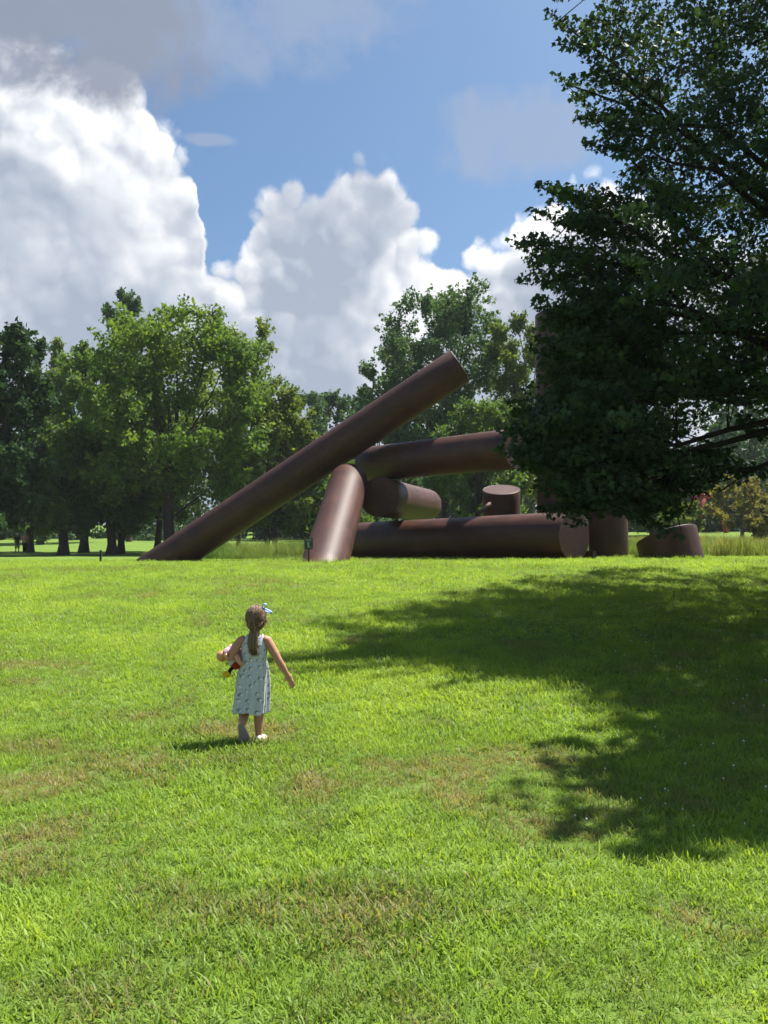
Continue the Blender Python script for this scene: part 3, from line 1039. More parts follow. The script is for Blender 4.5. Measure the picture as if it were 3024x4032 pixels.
def tuft(name, seed, nb, rad, l0, l1, w0, w1, lean=(.2, 1.15), curl=(.1, 1.1), segs=3, mat=None):
    rng = np.random.RandomState(seed)
    mb = MB()
    for i in range(nb):
        a, rr = rng.rand() * 6.283, rad * rng.rand() ** .6
        v, f = blade(rng, (rr * math.cos(a), rr * math.sin(a), -.012), rng.rand() * 6.283, l0 + (l1 - l0) * rng.rand(), w0 + (w1 - w0) * rng.rand(),
                     lean[0] + (lean[1] - lean[0]) * rng.rand(), curl[0] + (curl[1] - curl[0]) * rng.rand(), segs)
        mb.add(v, f)
    me = mb.mesh(name)
    me.materials.append(mat)
    return bpy.data.objects.new(name, me)


def scatter(name, sources, P, rz, scl, idx_, tint, tilt=None):
    """one object: a cloud of points carrying tufts by geometry nodes"""
    c = bpy.data.collections.new(name + '_sources')
    for s in sources:
        c.objects.link(s)
    me = bpy.data.meshes.new(name)
    me.vertices.add(len(P)); me.vertices.foreach_set('co', np.ascontiguousarray(P, np.float32).ravel())
    def attr(nm, typ, arr, key='value'):
        a = me.attributes.new(nm, typ, 'POINT')
        a.data.foreach_set(key, arr)
    rot = np.zeros((len(P), 3), np.float32); rot[:, 2] = rz
    if tilt is not None:
        rot[:, :2] = tilt
    attr('rot', 'FLOAT_VECTOR', rot.ravel(), 'vector')
    attr('scl', 'FLOAT', np.ascontiguousarray(scl, np.float32))
    attr('idx', 'INT', np.ascontiguousarray(idx_, np.int32))
    attr('tint', 'FLOAT', np.ascontiguousarray(tint, np.float32))
    o = bpy.data.objects.new(name, me)
    col.objects.link(o)
    t = bpy.data.node_groups.new(name + '_nodes', 'GeometryNodeTree')
    t.interface.new_socket('Geometry', in_out='INPUT', socket_type='NodeSocketGeometry')
    t.interface.new_socket('Geometry', in_out='OUTPUT', socket_type='NodeSocketGeometry')
    N_ = t.nodes
    gi, go = N_.new('NodeGroupInput'), N_.new('NodeGroupOutput')
    ci = N_.new('GeometryNodeCollectionInfo')
    ci.inputs['Collection'].default_value = c
    ci.inputs['Separate Children'].default_value = True
    ci.inputs['Reset Children'].default_value = True
    ip = N_.new('GeometryNodeInstanceOnPoints')
    ip.inputs['Pick Instance'].default_value = True
    def na(nm, dt):
        q = N_.new('GeometryNodeInputNamedAttribute'); q.data_type = dt
        q.inputs['Name'].default_value = nm
        return q.outputs['Attribute']
    er = N_.new('FunctionNodeEulerToRotation')
    t.links.new(na('rot', 'FLOAT_VECTOR'), er.inputs[0])
    t.links.new(gi.outputs[0], ip.inputs['Points'])
    t.links.new(ci.outputs[0], ip.inputs['Instance'])
    t.links.new(na('idx', 'INT'), ip.inputs['Instance Index'])
    t.links.new(er.outputs[0], ip.inputs['Rotation'])
    t.links.new(na('scl', 'FLOAT'), ip.inputs['Scale'])
    t.links.new(ip.outputs[0], go.inputs[0])
    md = o.modifiers.new('scatter', 'NODES')
    md.node_group = t
    return o


M['grass'] = leafy('grass', (.300, .250, .115), (.198, .318, .044), (.302, .412, .055), trans=.46, rough=.5, spec=.22, typ='INSTANCER', tboost=1.25)
# tint 0 = dry straw, 0.5 = green, 1 = fresh yellow-green
ramp = [nd for nd in M['grass'].node_tree.nodes if nd.type == 'VALTORGB'][0].color_ramp
e = ramp.elements.new(.28); e.color = (.160, .225, .048, 1)
M['meadow'] = leafy('meadow', (.24, .235, .095), (.170, .225, .062), (.105, .185, .042), trans=.4, rough=.6, spec=.15, typ='INSTANCER')

rng = np.random.RandomState(91)
short = [tuft('grass_tuft_%d' % i, 100 + i, 18, .055, .028, .078, .003, .0065, mat=M['grass']) for i in range(6)]
short += [tuft('broad_tuft_%d' % i, 120 + i, 11, .05, .04, .095, .0055, .0095, lean=(.3, 1.3), curl=(.3, 1.4), mat=M['grass']) for i in range(3)]


def wedge(y0, y1, dens, margin=1.6):
    area = (y1 - y0) * (.47 * (y0 + y1) + 2 * margin)
    n_ = int(area * dens)
    y = y0 + (y1 - y0) * rng.rand(n_ * 2)
    hw = .47 * y + margin
    keep = rng.rand(len(y)) < hw / (.47 * y1 + margin)
    y = y[keep]; hw = hw[keep]
    return (rng.rand(len(y)) * 2 - 1) * hw, y


bands = [(1.3, 4.0, 640), (4.0, 7.0, 480), (7.0, 11.0, 260), (11.0, 17.0, 150), (17.0, 26.0, 90), (26.0, 40.0, 32)]
xs, ys, sc_ = [], [], []
for (a, b, dn) in bands:
    x_, y_ = wedge(a, b, dn)
    xs.append(x_); ys.append(y_)
    sc_.append(np.interp(y_, [0, 5, 10, 20, 40], [.80, .92, 1.1, 1.35, 1.8]) * (.75 + .5 * rng.rand(len(y_))))
x_, y_, s_ = np.concatenate(xs), np.concatenate(ys), np.concatenate(sc_)
lush = fbm(x_ * .55 + 30, y_ * .55 + 30, 4)
fine = fbm(x_ * 2.2 + 10, y_ * 2.2 + 70, 3)
tint = .64 + (lush - .5) * .8 + (fine - .5) * .9 + rng.normal(size=len(x_)) * .13
# worn, straw-coloured places
spots = [(560, 1585, .55, .35), (960, 1690, .9, .6), (120, 1850, .8, .9), (1130, 2095, .22, .16), (60, 1700, .8, .5), (330, 1650, .6, .35), (1080, 1640, .7, .4), (830, 2080, .25, .12),
         (40, 2150, .25, .2), (1440, 1990, .30, .16), (1180, 1790, .35, .4), (100, 1440, 1.0, .7), (300, 1290, 2.0, .9)]
def ground_hit(px, py):
    dr = ray(px, py)
    Y = 1.0
    for Y in np.arange(1.5, 60, .02):
        p = CAM + dr * Y
        if p.z < gz(p.x, p.y):
            break
    return p
dry = np.zeros(len(x_))
for (sx, sy, rx, ry) in spots:
    p = ground_hit(sx * K, sy * K)
    wob = 1 + .9 * (fbm(x_ * 1.9 + sx, y_ * 1.9 + sy, 3) - .5)
    q = ((x_ - p.x) / rx) ** 2 + ((y_ - p.y) / ry) ** 2
    dry = np.maximum(dry, np.exp(-q * 1.3 * wob) * (.35 + .65 * rng.rand(len(x_))))
tint = tint - dry * .62
tint = np.where(rng.rand(len(x_)) < .035, tint - .4, tint)
tint = np.clip(tint, 0.02, 1.0)
s_ = s_ * (1 - .28 * dry) * (.72 + .56 * fbm(x_ * .9 + 3, y_ * .9 + 8, 3))
kind = np.where((fbm(x_ * .8 + 60, y_ * .8 + 20, 3) > .52) & (rng.rand(len(x_)) < .55), 6 + rng.randint(0, 3, len(x_)), rng.randint(0, 6, len(x_)))
# keep the steel feet clear
z_ = ground(x_, y_)
gr = scatter('lawn_grass', short, np.stack([x_, y_, z_], 1), rng.rand(len(x_)) * 6.283, s_, kind, tint, rng.normal(size=(len(x_), 2)) * .12)
tag(gr, 'short bright green grass blades covering the lawn', 'grass', kind='stuff')

fx_, fy_ = [], []
def foot(cx_, cy_, rx_, ry_, ang, n_):
    th = rng.rand(n_) * 6.283; k_ = 1.0 + .10 * np.abs(rng.normal(size=n_))
    a_, b_ = rx_ * np.cos(th) * k_, ry_ * np.sin(th) * k_
    fx_.append(cx_ + a_ * math.cos(ang) - b_ * math.sin(ang)); fy_.append(cy_ + a_ * math.sin(ang) + b_ * math.cos(ang))
foot(a0.x, a0.y, 1.35, .78, 0, 160)
foot(b0.x, b0.y, .80, 1.5, 0, 160)
foot(dc.x, dc.y, 1.12, 1.12, 0, 150)
foot(g1.x, g1.y, .78, .78, 0, 90)
for t_ in np.linspace(0, 1, 60):
    p_ = d0.lerp(d1, t_)
    n2_ = Vector((d1.y - d0.y, d0.x - d1.x, 0)).normalized()
    for sd in (-1, 1):
        for q_ in range(3):
            o_ = p_ + n2_ * sd * (.30 + .25 * rng.rand())
            fx_.append(np.array([o_.x + rng.normal() * .08])); fy_.append(np.array([o_.y + rng.normal() * .08]))
fx_, fy_ = np.concatenate(fx_), np.concatenate(fy_)
edge_src = [tuft('edge_tuft_%d' % i, 300 + i, 16, .06, .08, .20, .005, .010, lean=(.05, .7), curl=(.1, .9), mat=M['grass']) for i in range(3)]
eg = scatter('edge_grass', edge_src, np.stack([fx_, fy_, ground(fx_, fy_)], 1), rng.rand(len(fx_)) * 6.283, .6 + .7 * rng.rand(len(fx_)), rng.randint(0, 3, len(fx_)), np.clip(.6 + rng.normal(size=len(fx_)) * .2, 0, 1))
tag(eg, 'longer unmown grass at the feet of the steel cylinders', 'grass', kind='stuff')

# tall meadow grass behind the sculpture and on the right
tall = [tuft('meadow_tuft_%d' % i, 200 + i, 26, .22, .45, .95, .010, .02, lean=(.02, .35), curl=(.05, .7), mat=M['meadow']) for i in range(5)]
mx_, my_ = [], []
def patch(xd0, xd1, Y0, Y1, n_, ):
    Y = Y0 + (Y1 - Y0) * rng.rand(n_)
    xd = xd0 + (xd1 - xd0) * rng.rand(n_)
    mx_.append((xd * K - CX) / F_PX * Y); my_.append(Y)
patch(425, 1300, 41, 62, 5200)
patch(1290, 1780, 40, 78, 5200)
patch(1540, 1780, 34, 42, 500)
x_, y_ = np.concatenate(mx_), np.concatenate(my_)
tt = np.clip(.55 + (fbm(x_ * .22, y_ * .22 + 9, 3) - .5) * 2.0 + rng.normal(size=len(x_)) * .15 - .25 * sstep(x_, 8, 16), 0, 1)
me_ = scatter('meadow_grass', tall, np.stack([x_, y_, ground(x_, y_)], 1), rng.rand(len(x_)) * 6.283, (.25 + .95 * sstep(fbm(x_ * .30 + 5, y_ * .30, 3), .3, .7)) * (.5 + .7 * rng.rand(len(x_))), rng.randint(0, 5, len(x_)), tt)
tag(me_, 'tall pale meadow grass behind the mown lawn', 'grass', kind='stuff')

# white clover heads
M['clover'] = plain('clover', (.72, .72, .66), .8, .1, .1)
mb = MB(); mb.ball((0, 0, .040), (.0085, .0085, .0062), 7, 5); mb.tube([(0, 0, 0), (.004, 0, .036)], .0008, 4)
me = mb.mesh('clover_head'); me.materials.append(M['clover'])
clo = bpy.data.objects.new('clover_head', me)
x_, y_ = wedge(4.6, 24, 14)
cl = fbm(x_ * .5 + 91, y_ * .5 + 13, 3) + .25 * sstep(x_, .5, 3)
kp = (cl > .64) & (rng.rand(len(x_)) < .55)
x_, y_ = x_[kp], y_[kp]
cv = scatter('clover_flowers', [clo], np.stack([x_, y_, ground(x_, y_) + .005], 1), rng.rand(len(x_)) * 6.283, .45 + .45 * rng.rand(len(x_)), np.zeros(len(x_)), np.ones(len(x_)))
tag(cv, 'tiny white clover heads dotted through the lawn', 'clover', kind='stuff')

# ------------------------------------------------------------------ sign and post
M['sign_green'] = plain('sign_green', (.030, .052, .043), .5, .4, .15)
M['sign_edge'] = plain('sign_edge', (.02, .016, .012), .6, .3)
M['sign_ink'] = plain('sign_ink', (.42, .50, .45), .6, .2, .05)
M['black_metal'] = plain('black_metal', (.012, .012, .012), .45, .4)
sp = at(1215, 2217, 24.0)
sp.z = gz(sp.x, sp.y)
sign = thing('warning_sign', 'small dark green warning sign with a climbing figure, on a black stake', 'sign', sp, R(-6))
mb = MB(); mb.box((0, 0.012, .17), (.046, .02, .5)); mb.build('stake', M['black_metal'], sign, smooth=False)
mb = MB(); mb.box((0, 0, .565), (.225, .018, .30)); board = mb.build('board', M['sign_green'], sign, smooth=False)
mb = MB()
for (cx_, cz_, sx_, sz_) in ((0, .7185, .235, .009), (0, .4115, .235, .009), (-.1165, .565, .009, .30), (.1165, .565, .009, .30)):
    mb.box((cx_, -.001, cz_), (sx_, .024, sz_))
fr = mb.build('frame', M['sign_edge'], board, smooth=False)
def text(body, size, z, parent):
    cu = bpy.data.curves.new('lettering', 'FONT')
    cu.body = body; cu.size = size; cu.align_x = 'CENTER'; cu.extrude = .001
    o = bpy.data.objects.new('tmp', cu); col.objects.link(o)
    dg = bpy.context.evaluated_depsgraph_get()
    me = bpy.data.meshes.new_from_object(o.evaluated_get(dg), depsgraph=dg)
    bpy.data.objects.remove(o)
    q = obj('lettering', me, None, parent)
    me.materials.clear(); me.materials.append(M['sign_ink'])
    q.rotation_euler = (R(90), 0, 0); q.location = (0, -.0112, z)
    return q
text('DO NOT', .046, .672, board)
text('CLIMB', .042, .632, board)
mb = MB()
yk = -.0112
def bar(p0, p1, w):
    p0, p1 = Vector((p0[0], yk, p0[1])), Vector((p1[0], yk, p1[1]))
    mb.tube([p0, p1], w, 6, flat=.12, up=(0, 1, 0))
mb.ball((-.005, yk, .595), (.015, .002, .016), 12, 6)
bar((-.008, .57), (-.012, .515), .017)
bar((-.015, .572), (-.045, .592), .007)
bar((0, .565), (.038, .555), .007)
bar((-.018, .52), (-.010, .435), .009)
bar((-.002, .525), (.028, .48), .009)
bar((.028, .48), (.055, .463), .009)
mb.build('climber_pictogram', M['sign_ink'], board)

pp = at(396, 2213, 33.0); pp.z = gz(pp.x, pp.y)
M['post'] = plain('post', (.03, .04, .035), .7, .3)
post = thing('marker_post', 'short dark marker post at the lawn edge on the left', 'post', pp)
mb = MB(); mb.box((0, 0, .21), (.075, .075, .52)); mb.build('shaft', M['post'], post, smooth=False)
mb = MB(); mb.box((0, 0, .48), (.085, .085, .018)); mb.build('cap', M['post'], post, smooth=False)

# red steel piece glimpsed in the wood on the right
M['red_paint'] = plain('red_paint', (.26, .035, .025), .5, .4, .1)
rp = at(2815, 2118, 98.0); rp.z = gz(rp.x, rp.y)
red = thing('red_sculpture', 'red painted steel structure glimpsed through the trees on the right', 'sculpture', rp)
for a_, b_, w_ in (((-2.2, 0, 0), (-1.1, 0, 4.6), .34), ((1.4, 0, 0), (.4, .3, 4.4), .34)):
    mb = MB(); mb.tube([a_, b_], w_, 8); mb.build('leg', M['red_paint'], red)
mb = MB(); mb.tube([(-2.4, 0, 3.9), (2.6, .1, 5.0)], .4, 8); mb.build('beam', M['red_paint'], red)

# ------------------------------------------------------------------ the girl
M['skin'] = plain('skin', (.42, .215, .135), .55, .35, .06, 12.0)
sk = [nd for nd in M['skin'].node_tree.nodes if nd.type == 'BSDF_PRINCIPLED'][0]
sk.inputs['Subsurface Weight'].default_value = .15
sk.inputs['Subsurface Radius'].default_value = (.012, .005, .003)
M['hair'] = plain('hair', (.095, .056, .031), .5, .4, .55, 90.0)
M['hair_light'] = plain('hair_light', (.33, .215, .115), .45, .45, .3, 90.0)
M['bow'] = plain('bow', (.22, .34, .72), .7, .2, .15, 40)
M['shoe'] = plain('shoe', (.66, .60, .52), .7, .2, .12, 60)
M['sole'] = plain('sole', (.25, .20, .205), .85, .15, .15, 120, .3)
M['doll_skin'] = plain('doll_skin', (.58, .27, .15), .4, .4, .04)
M['pink'] = plain('pink', (.62, .36, .45), .8, .1, .1, 60)
M['toy_white'] = plain('toy_white', (.5, .48, .45), .9, .1, .2, 60)
M['toy_red'] = plain('toy_red', (.28, .03, .02), .85, .1, .2, 60)
M['toy_black'] = plain('toy_black', (.012, .012, .014), .85, .1)
M['toy_yellow'] = plain('toy_yellow', (.62, .40, .02), .8, .2, .1, 60)


def dress_material():
    m, g, b, out = principled('printed_cotton')
    uv = g.n('ShaderNodeUVMap').outputs[0]
    vo = g.n('ShaderNodeTexVoronoi', feature='F1', voronoi_dimensions='2D')
    g.put(vo.inputs['Vector'], uv)
    vo.inputs['Scale'].default_value = 17.0
    vo.inputs['Randomness'].default_value = .55
    loc = g.vm('SUBTRACT', uv, vo.outputs['Position'])
    wob = g.vm('MULTIPLY', g.noise(uv, 140.0, 2.0, color=True), (.008, .008, 0))
    loc = g.vm('ADD', loc, wob)
    dk = g.vm('LENGTH', g.vm('SUBTRACT', loc, (.0005, .0065, 0)))
    wt = g.vm('LENGTH', g.vm('SUBTRACT', g.vm('MULTIPLY', loc, (1.25, 1, 1)), (.0085, .0020, 0)))
    eye = g.vm('LENGTH', g.vm('SUBTRACT', loc, (.0085, .0035, 0)))
    base = g.mix(g.noise(uv, 25.0, 4.0), (.43, .455, .495), (.53, .55, .58))
    c = g.mix(g.smooth(dk, .0110, .0150, .9, 0), base, (.20, .20, .235))
    c = g.mix(g.smooth(wt, .0085, .0105, 1, 0), c, (.72, .72, .70))
    c = g.mix(g.smooth(eye, .0016, .0028, .8, 0), c, (.16, .15, .16))
    g.link(c, b.inputs['Base Color'])
    b.inputs['Roughness'].default_value = .85
    b.inputs['Specular IOR Level'].default_value = .15
    b.inputs['Sheen Weight'].default_value = .15
    return m


M['dress'] = dress_material()

gp = ground_hit(1019, 2921)
gp.z = gz(gp.x, gp.y)
girl = thing('person', 'small girl in a grey-blue printed sundress walking away with a doll under her arm', 'person', gp, R(0))
GS = 1.03
girl.scale = (GS, GS, GS)

b = MB()   # body: head, neck, trunk, arms with hands, legs
b.ball((-.028, .012, .918), (.073, .083, .096), 20, 14)
b.ball((-.028, .030, .872), (.056, .060, .05), 16, 10)              # jaw, facing away
b.ball((-.028, .096, .895), (.010, .014, .014), 8, 6)               # nose
b.ball((-.101, .012, .905), (.010, .018, .024), 8, 6); b.ball((.045, .012, .905), (.010, .018, .024), 8, 6)   # ears
b.tube([(-.035, .002, .76), (-.033, .004, .80), (-.030, .012, .87)], [.040, .033, .034], 14)
b.rings([[(cx_ + rx * math.cos(q * math.pi / 10), .004 + ry * math.sin(q * math.pi / 10), z) for q in range(20)] for (z, cx_, rx, ry) in
         ((.36, -.05, .075, .06), (.42, -.05, .092, .070), (.50, -.045, .088, .066), (.58, -.042, .080, .058), (.66, -.040, .087, .060), (.72, -.040, .090, .058), (.765, -.040, .080, .046), (.79, -.038, .045, .034))])
# right arm swung out
b.tube([(.030, .0, .762), (.058, -.004, .752), (.088, -.010, .705), (.118, -.016, .655), (.146, -.018, .605), (.170, -.006, .562), (.196, .010, .515), (.206, .016, .497)],
       [.034, .037, .035, .033, .029, .0285, .022, .0195], 14)
b.tube([(.203, .015, .503), (.216, .018, .478), (.230, .022, .452)], [.020, .027, .025], 12, flat=.66)
for (pa, pb, pc, r0) in (((.248, .012, .450), (.262, .016, .424), (.258, .024, .402), .0085), ((.240, .020, .443), (.251, .026, .412), (.245, .036, .390), .0088),
                         ((.229, .028, .440), (.236, .036, .410), (.229, .046, .390), .0086), ((.218, .034, .444), (.221, .044, .420), (.214, .054, .404), .0076)):
    b.tube([(.226, .022, .466), pa, pb, pc], [.011, r0, r0 * .95, r0 * .75], 8)
b.tube([(.207, .020, .486), (.192, .030, .464), (.189, .038, .440)], [.011, .0092, .0070], 8)
# left arm bent round the doll
b.tube([(-.108, .0, .764), (-.138, -.002, .750), (-.168, -.012, .715), (-.192, -.022, .672), (-.206, -.020, .632), (-.196, .020, .610), (-.165, .075, .604), (-.130, .115, .608), (-.110, .125, .610)],
       [.034, .037, .037, .036, .034, .031, .028, .023, .020], 14)
b.tube([(-.112, .122, .610), (-.085, .132, .612), (-.066, .130, .612)], [.020, .023, .018], 12, flat=.7)
for dz in (-.018, -.006, .006, .018):
    b.tube([(-.075, .130, .612 + dz), (-.046, .122, .612 + dz), (-.030, .104, .610 + dz)], [.008, .0078, .006], 8)
b.tube([(-.09, .122, .628), (-.075, .104, .642), (-.066, .090, .648)], [.009, .008, .006], 8)
# right leg planted, left leg trailing with the sole up
b.tube([(-.006, .01, .44), (-.004, .018, .32), (-.003, .022, .235), (-.003, .010, .165), (-.003, .004, .10), (-.002, .004, .05), (0, .012, .028)], [.060, .050, .040, .0375, .030, .024, .026], 14)
b.tube([(-.095, .01, .44), (-.105, .030, .32), (-.112, .042, .232), (-.113, -.012, .190), (-.112, -.062, .158), (-.110, -.098, .135)], [.060, .050, .041, .038, .031, .024], 14)
b.tube([(0, .002, .036), (.004, .045, .030), (.008, .085, .022)], [.020, .020, .014], 12, flat=.8)
b.tube([(-.110, -.084, .128), (-.102, -.066, .085), (-.094, -.056, .045)], [.021, .018, .012], 12)
remeshed(b, 'body', M['skin'], girl, .0045, 3)

# dress: bodice, gathered skirt
def cloth(name, rows, parent, nseg=160, mat=None, thick=.0022):
    verts, faces, uvs = [], [], []
    for (z, cx_, rx, ry, fold, wave, phs) in rows:
        for k_ in range(nseg):
            th = 2 * math.pi * k_ / nseg
            f_ = fold * (.55 * math.sin(13 * th + phs) + .45 * math.sin(8 * th + 1.3 + phs * .6) + .35 * math.sin(21 * th + 2 * phs))
            verts.append((cx_ + (rx * (1 + f_)) * math.cos(th), .004 + (ry * (1 + f_)) * math.sin(th), z + wave * math.sin(3 * th + 1) + wave * .5 * math.sin(7 * th)))
    nr = len(rows)
    for i in range(nr - 1):
        for k_ in range(nseg):
            a_, c_ = i * nseg + k_, i * nseg + (k_ + 1) % nseg
            faces.append((a_, c_, c_ + nseg, a_ + nseg))
            for (ii, kk) in ((i, k_), (i, k_ + 1), (i + 1, k_ + 1), (i + 1, k_)):
                uvs.append((kk / nseg * .66, rows[ii][0]))
    me_ = bpy.data.meshes.new(name)
    me_.from_pydata(verts, [], faces)
    ul = me_.uv_layers.new(name='UVMap')
    ul.data.foreach_set('uv', np.array(uvs, np.float32).ravel())
    o = obj(name, me_, mat, parent, True)
    so = o.modifiers.new('thickness', 'SOLIDIFY'); so.thickness = thick; so.offset = 1
    return o


def lerp_rows(keys, n):
    keys = np.array(keys, float)
    t = np.linspace(0, len(keys) - 1, n)
    i = np.clip(np.floor(t).astype(int), 0, len(keys) - 2); f_ = (t - i)[:, None]
    f_ = f_ * f_ * (3 - 2 * f_) * .4 + f_ * .6
    return keys[i] * (1 - f_) + keys[i + 1] * f_


dress = cloth('dress', lerp_rows([(.602, -.042, .094, .070, .012, .0, 0), (.66, -.040, .0955, .069, .004, 0, 0), (.72, -.040, .098, .066, 0, 0, 0), (.757, -.040, .089, .056, 0, 0, 0), (.785, -.039, .068, .046, 0, .004, 0), (.795, -.038, .058, .043, 0, .004, 0)], 26), girl, mat=M['dress'])
skirt = cloth('skirt', lerp_rows([(.608, -.042, .0935, .0695, .010, 0, 0), (.597, -.042, .0955, .072, .05, 0, .2), (.54, -.045, .106, .080, .10, 0, .35), (.46, -.050, .115, .088, .12, 0, .55), (.37, -.053, .119, .094, .125, .001, .75), (.29, -.058, .122, .098, .13, .004, .95), (.215, -.066, .127, .104, .14, .009, 1.15)], 40), dress, mat=M['dress'])

# shoes
def shoe(name, M4, label):
    sh = MB()
    rings = []
    for (yy, w, h) in ((-.040, .012, .016), (-.034, .024, .034), (-.015, .029, .044), (.012, .030, .040), (.045, .032, .032), (.078, .035, .026), (.108, .031, .022), (.124, .018, .016), (.129, .006, .009)):
        rings.append([(w * math.cos(a_ * math.pi / 8), yy, .008 + (h - .004) * max(math.sin(a_ * math.pi / 8), -.05)) for a_ in range(16)])
    sh.rings(rings)
    o = sh.build(name, M['shoe'], girl)
    o.matrix_local = M4
    o['label'] = label
    so = MB(); ring0, ring1 = [], []
    for k_ in range(28):
        th = 2 * math.pi * k_ / 28
        yy = .044 + .088 * math.sin(th)
        w = (.029 + .010 * sstep(yy, .0, .08)) * abs(math.cos(th)) ** .7 * (1 if math.cos(th) >= 0 else -1)
        ring0.append((w, yy, -.004)); ring1.append((w, yy, .010))
    so.rings([ring0, ring1])
    s_o = so.build('sole', M['sole'], o, smooth=False)
    s_o['label'] = 'mauve-grey rubber sole'
    rim = MB(); rim.rings([[(p[0] * 1.06, .044 + (p[1] - .044) * 1.04, .003) for p in ring0], [(p[0] * 1.06, .044 + (p[1] - .044) * 1.04, .014) for p in ring0]])
    rim.build('rim', M['shoe'], o, smooth=False)
    return o
shoe('shoe', Matrix.Translation((.002, .0, .006)) @ Matrix.Rotation(R(-6), 4, 'Z'), 'white shoe planted on the grass')
# trailing foot: toe on the ground, sole facing back
Ml = Matrix.Translation((-.112, -.100, .110)) @ Matrix.Rotation(R(-14), 4, 'Y') @ Matrix.Rotation(R(-80), 4, 'X')
shoe('shoe', Ml, 'white shoe lifted with its sole showing')

# hair
rngh = np.random.RandomState(8)
hb = MB()
hb.ball((-.028, .004, .925), (.080, .089, .094), 28, 20)
hb.ball((-.028, -.035, .885), (.070, .050, .065), 20, 12)
hb.ball((-.030, -.055, .846), (.040, .034, .042), 14, 10)
hb.tube([(-.030, -.066, .850), (-.034, -.080, .815), (-.040, -.082, .77), (-.038, -.082, .72), (-.032, -.082, .68), (-.026, -.080, .650)], [.030, .033, .038, .037, .032, .014], 14, flat=.62)
hair = remeshed(hb, 'hair', M['hair'], girl, .006, 3)
st1, st2 = MB(), MB()
for i in range(420):
    th = rngh.rand() * 2 * math.pi
    ph = rngh.rand() * 1.25
    c0 = Vector((-.028, .004, .925))
    def on(th_, ph_, k_):
        return c0 + Vector((.0815 * math.sin(ph_) * math.cos(th_), .0905 * math.sin(ph_) * math.sin(th_), .0955 * math.cos(ph_))) * k_
    j = 1.0 + rngh.rand() * .035
    p0 = on(th, ph, j)
    # run over the skull, then gather at the nape
    end = Vector((-.030 + rngh.normal() * .014, -.082 + rngh.normal() * .006, .850 + rngh.normal() * .01))
    a2 = math.atan2(math.sin(th) - .9, math.cos(th))
    p1 = on(a2, min(1.75, ph + .55), j)
    p2 = p1.lerp(end, .6) + Vector((0, -.012, -.004))
    pts_ = [p0, p0.lerp(p1, .5) * 1 + (p0.lerp(p1, .5) - c0).normalized() * .008, p1, p2, end]
    (st2 if rngh.rand() < .42 else st1).tube(pts_, [.0009, .0018, .0018, .0016, .001], 4, cap=False)
for i in range(150):
    a_ = rngh.rand() * 2 * math.pi
    q = Vector((math.cos(a_) * .034, -abs(math.sin(a_)) * .020, 0))
    zend = .640 + rngh.rand() * .06
    pts_ = [Vector((-.030, -.072, .850)) + q * .7, Vector((-.036, -.084, .80)) + q, Vector((-.040, -.088, .74)) + q * 1.12, Vector((-.034, -.088, (.74 + zend) / 2)) + q * 1.0, Vector((-.028 + rngh.normal() * .01, -.086, zend)) + q * .55]
    (st2 if rngh.rand() < .25 else st1).tube(pts_, [.0012, .0020, .0020, .0018, .0006], 4, cap=False)
for i in range(44):   # loose wisps
    a_ = rngh.choice([-1, 1]) * (.3 + rngh.rand() * 1.0)
    s_ = Vector((-.028 + .080 * math.sin(a_) * 1.0, -.03 + rngh.normal() * .02, .87 + rngh.rand() * .09))
    w = Vector((math.copysign(.018 + rngh.rand() * .02, a_), rngh.normal() * .01, -.03 - rngh.rand() * .05))
    st2.tube([s_, s_ + w * .6 + Vector((0, -.008, .006)), s_ + w], [.0011, .0010, .0005], 4, cap=False)
st2.tube([(-.095, -.055, .862), (-.06, -.086, .854), (-.02, -.094, .858), (.02, -.080, .878), (.040, -.055, .905)], [.001, .0024, .0026, .0024, .001], 5)
st1.build('strands', M['hair'], hair)
st2.build('light_strands', M['hair_light'], hair)
# bow
bow = MB()
def ribbon(pts_, ws, out_):
    v_, f_ = [], []
    for p, w in zip(pts_, ws):
        p = Vector(p); v_ += [p - Vector(out_) * w, p + Vector(out_) * w]
    f_ = [(2 * i, 2 * i + 1, 2 * i + 3, 2 * i + 2) for i in range(len(pts_) - 1)]
    bow.add(v_, f_)
ribbon([(.022, -.010, .998), (.024, -.014, 1.016), (.034, -.018, 1.030), (.046, -.014, 1.026), (.048, -.008, 1.012), (.034, -.006, 1.000), (.024, -.008, .996)], [.004, .011, .014, .013, .011, .008, .004], (.25, .75, .2))
ribbon([(.026, -.010, .996), (.046, -.020, .990), (.070, -.024, .978), (.092, -.018, .968), (.094, -.010, .962), (.072, -.006, .964), (.044, -.004, .974), (.026, -.008, .990)], [.004, .010, .014, .012, .012, .012, .008, .004], (-.1, .7, .5))
bow.ball((.025, -.010, .996), (.008, .009, .008), 8, 6)
ob = bow.build('hair_bow', M['bow'], girl)
so = ob.modifiers.new('t', 'SOLIDIFY'); so.thickness = .002

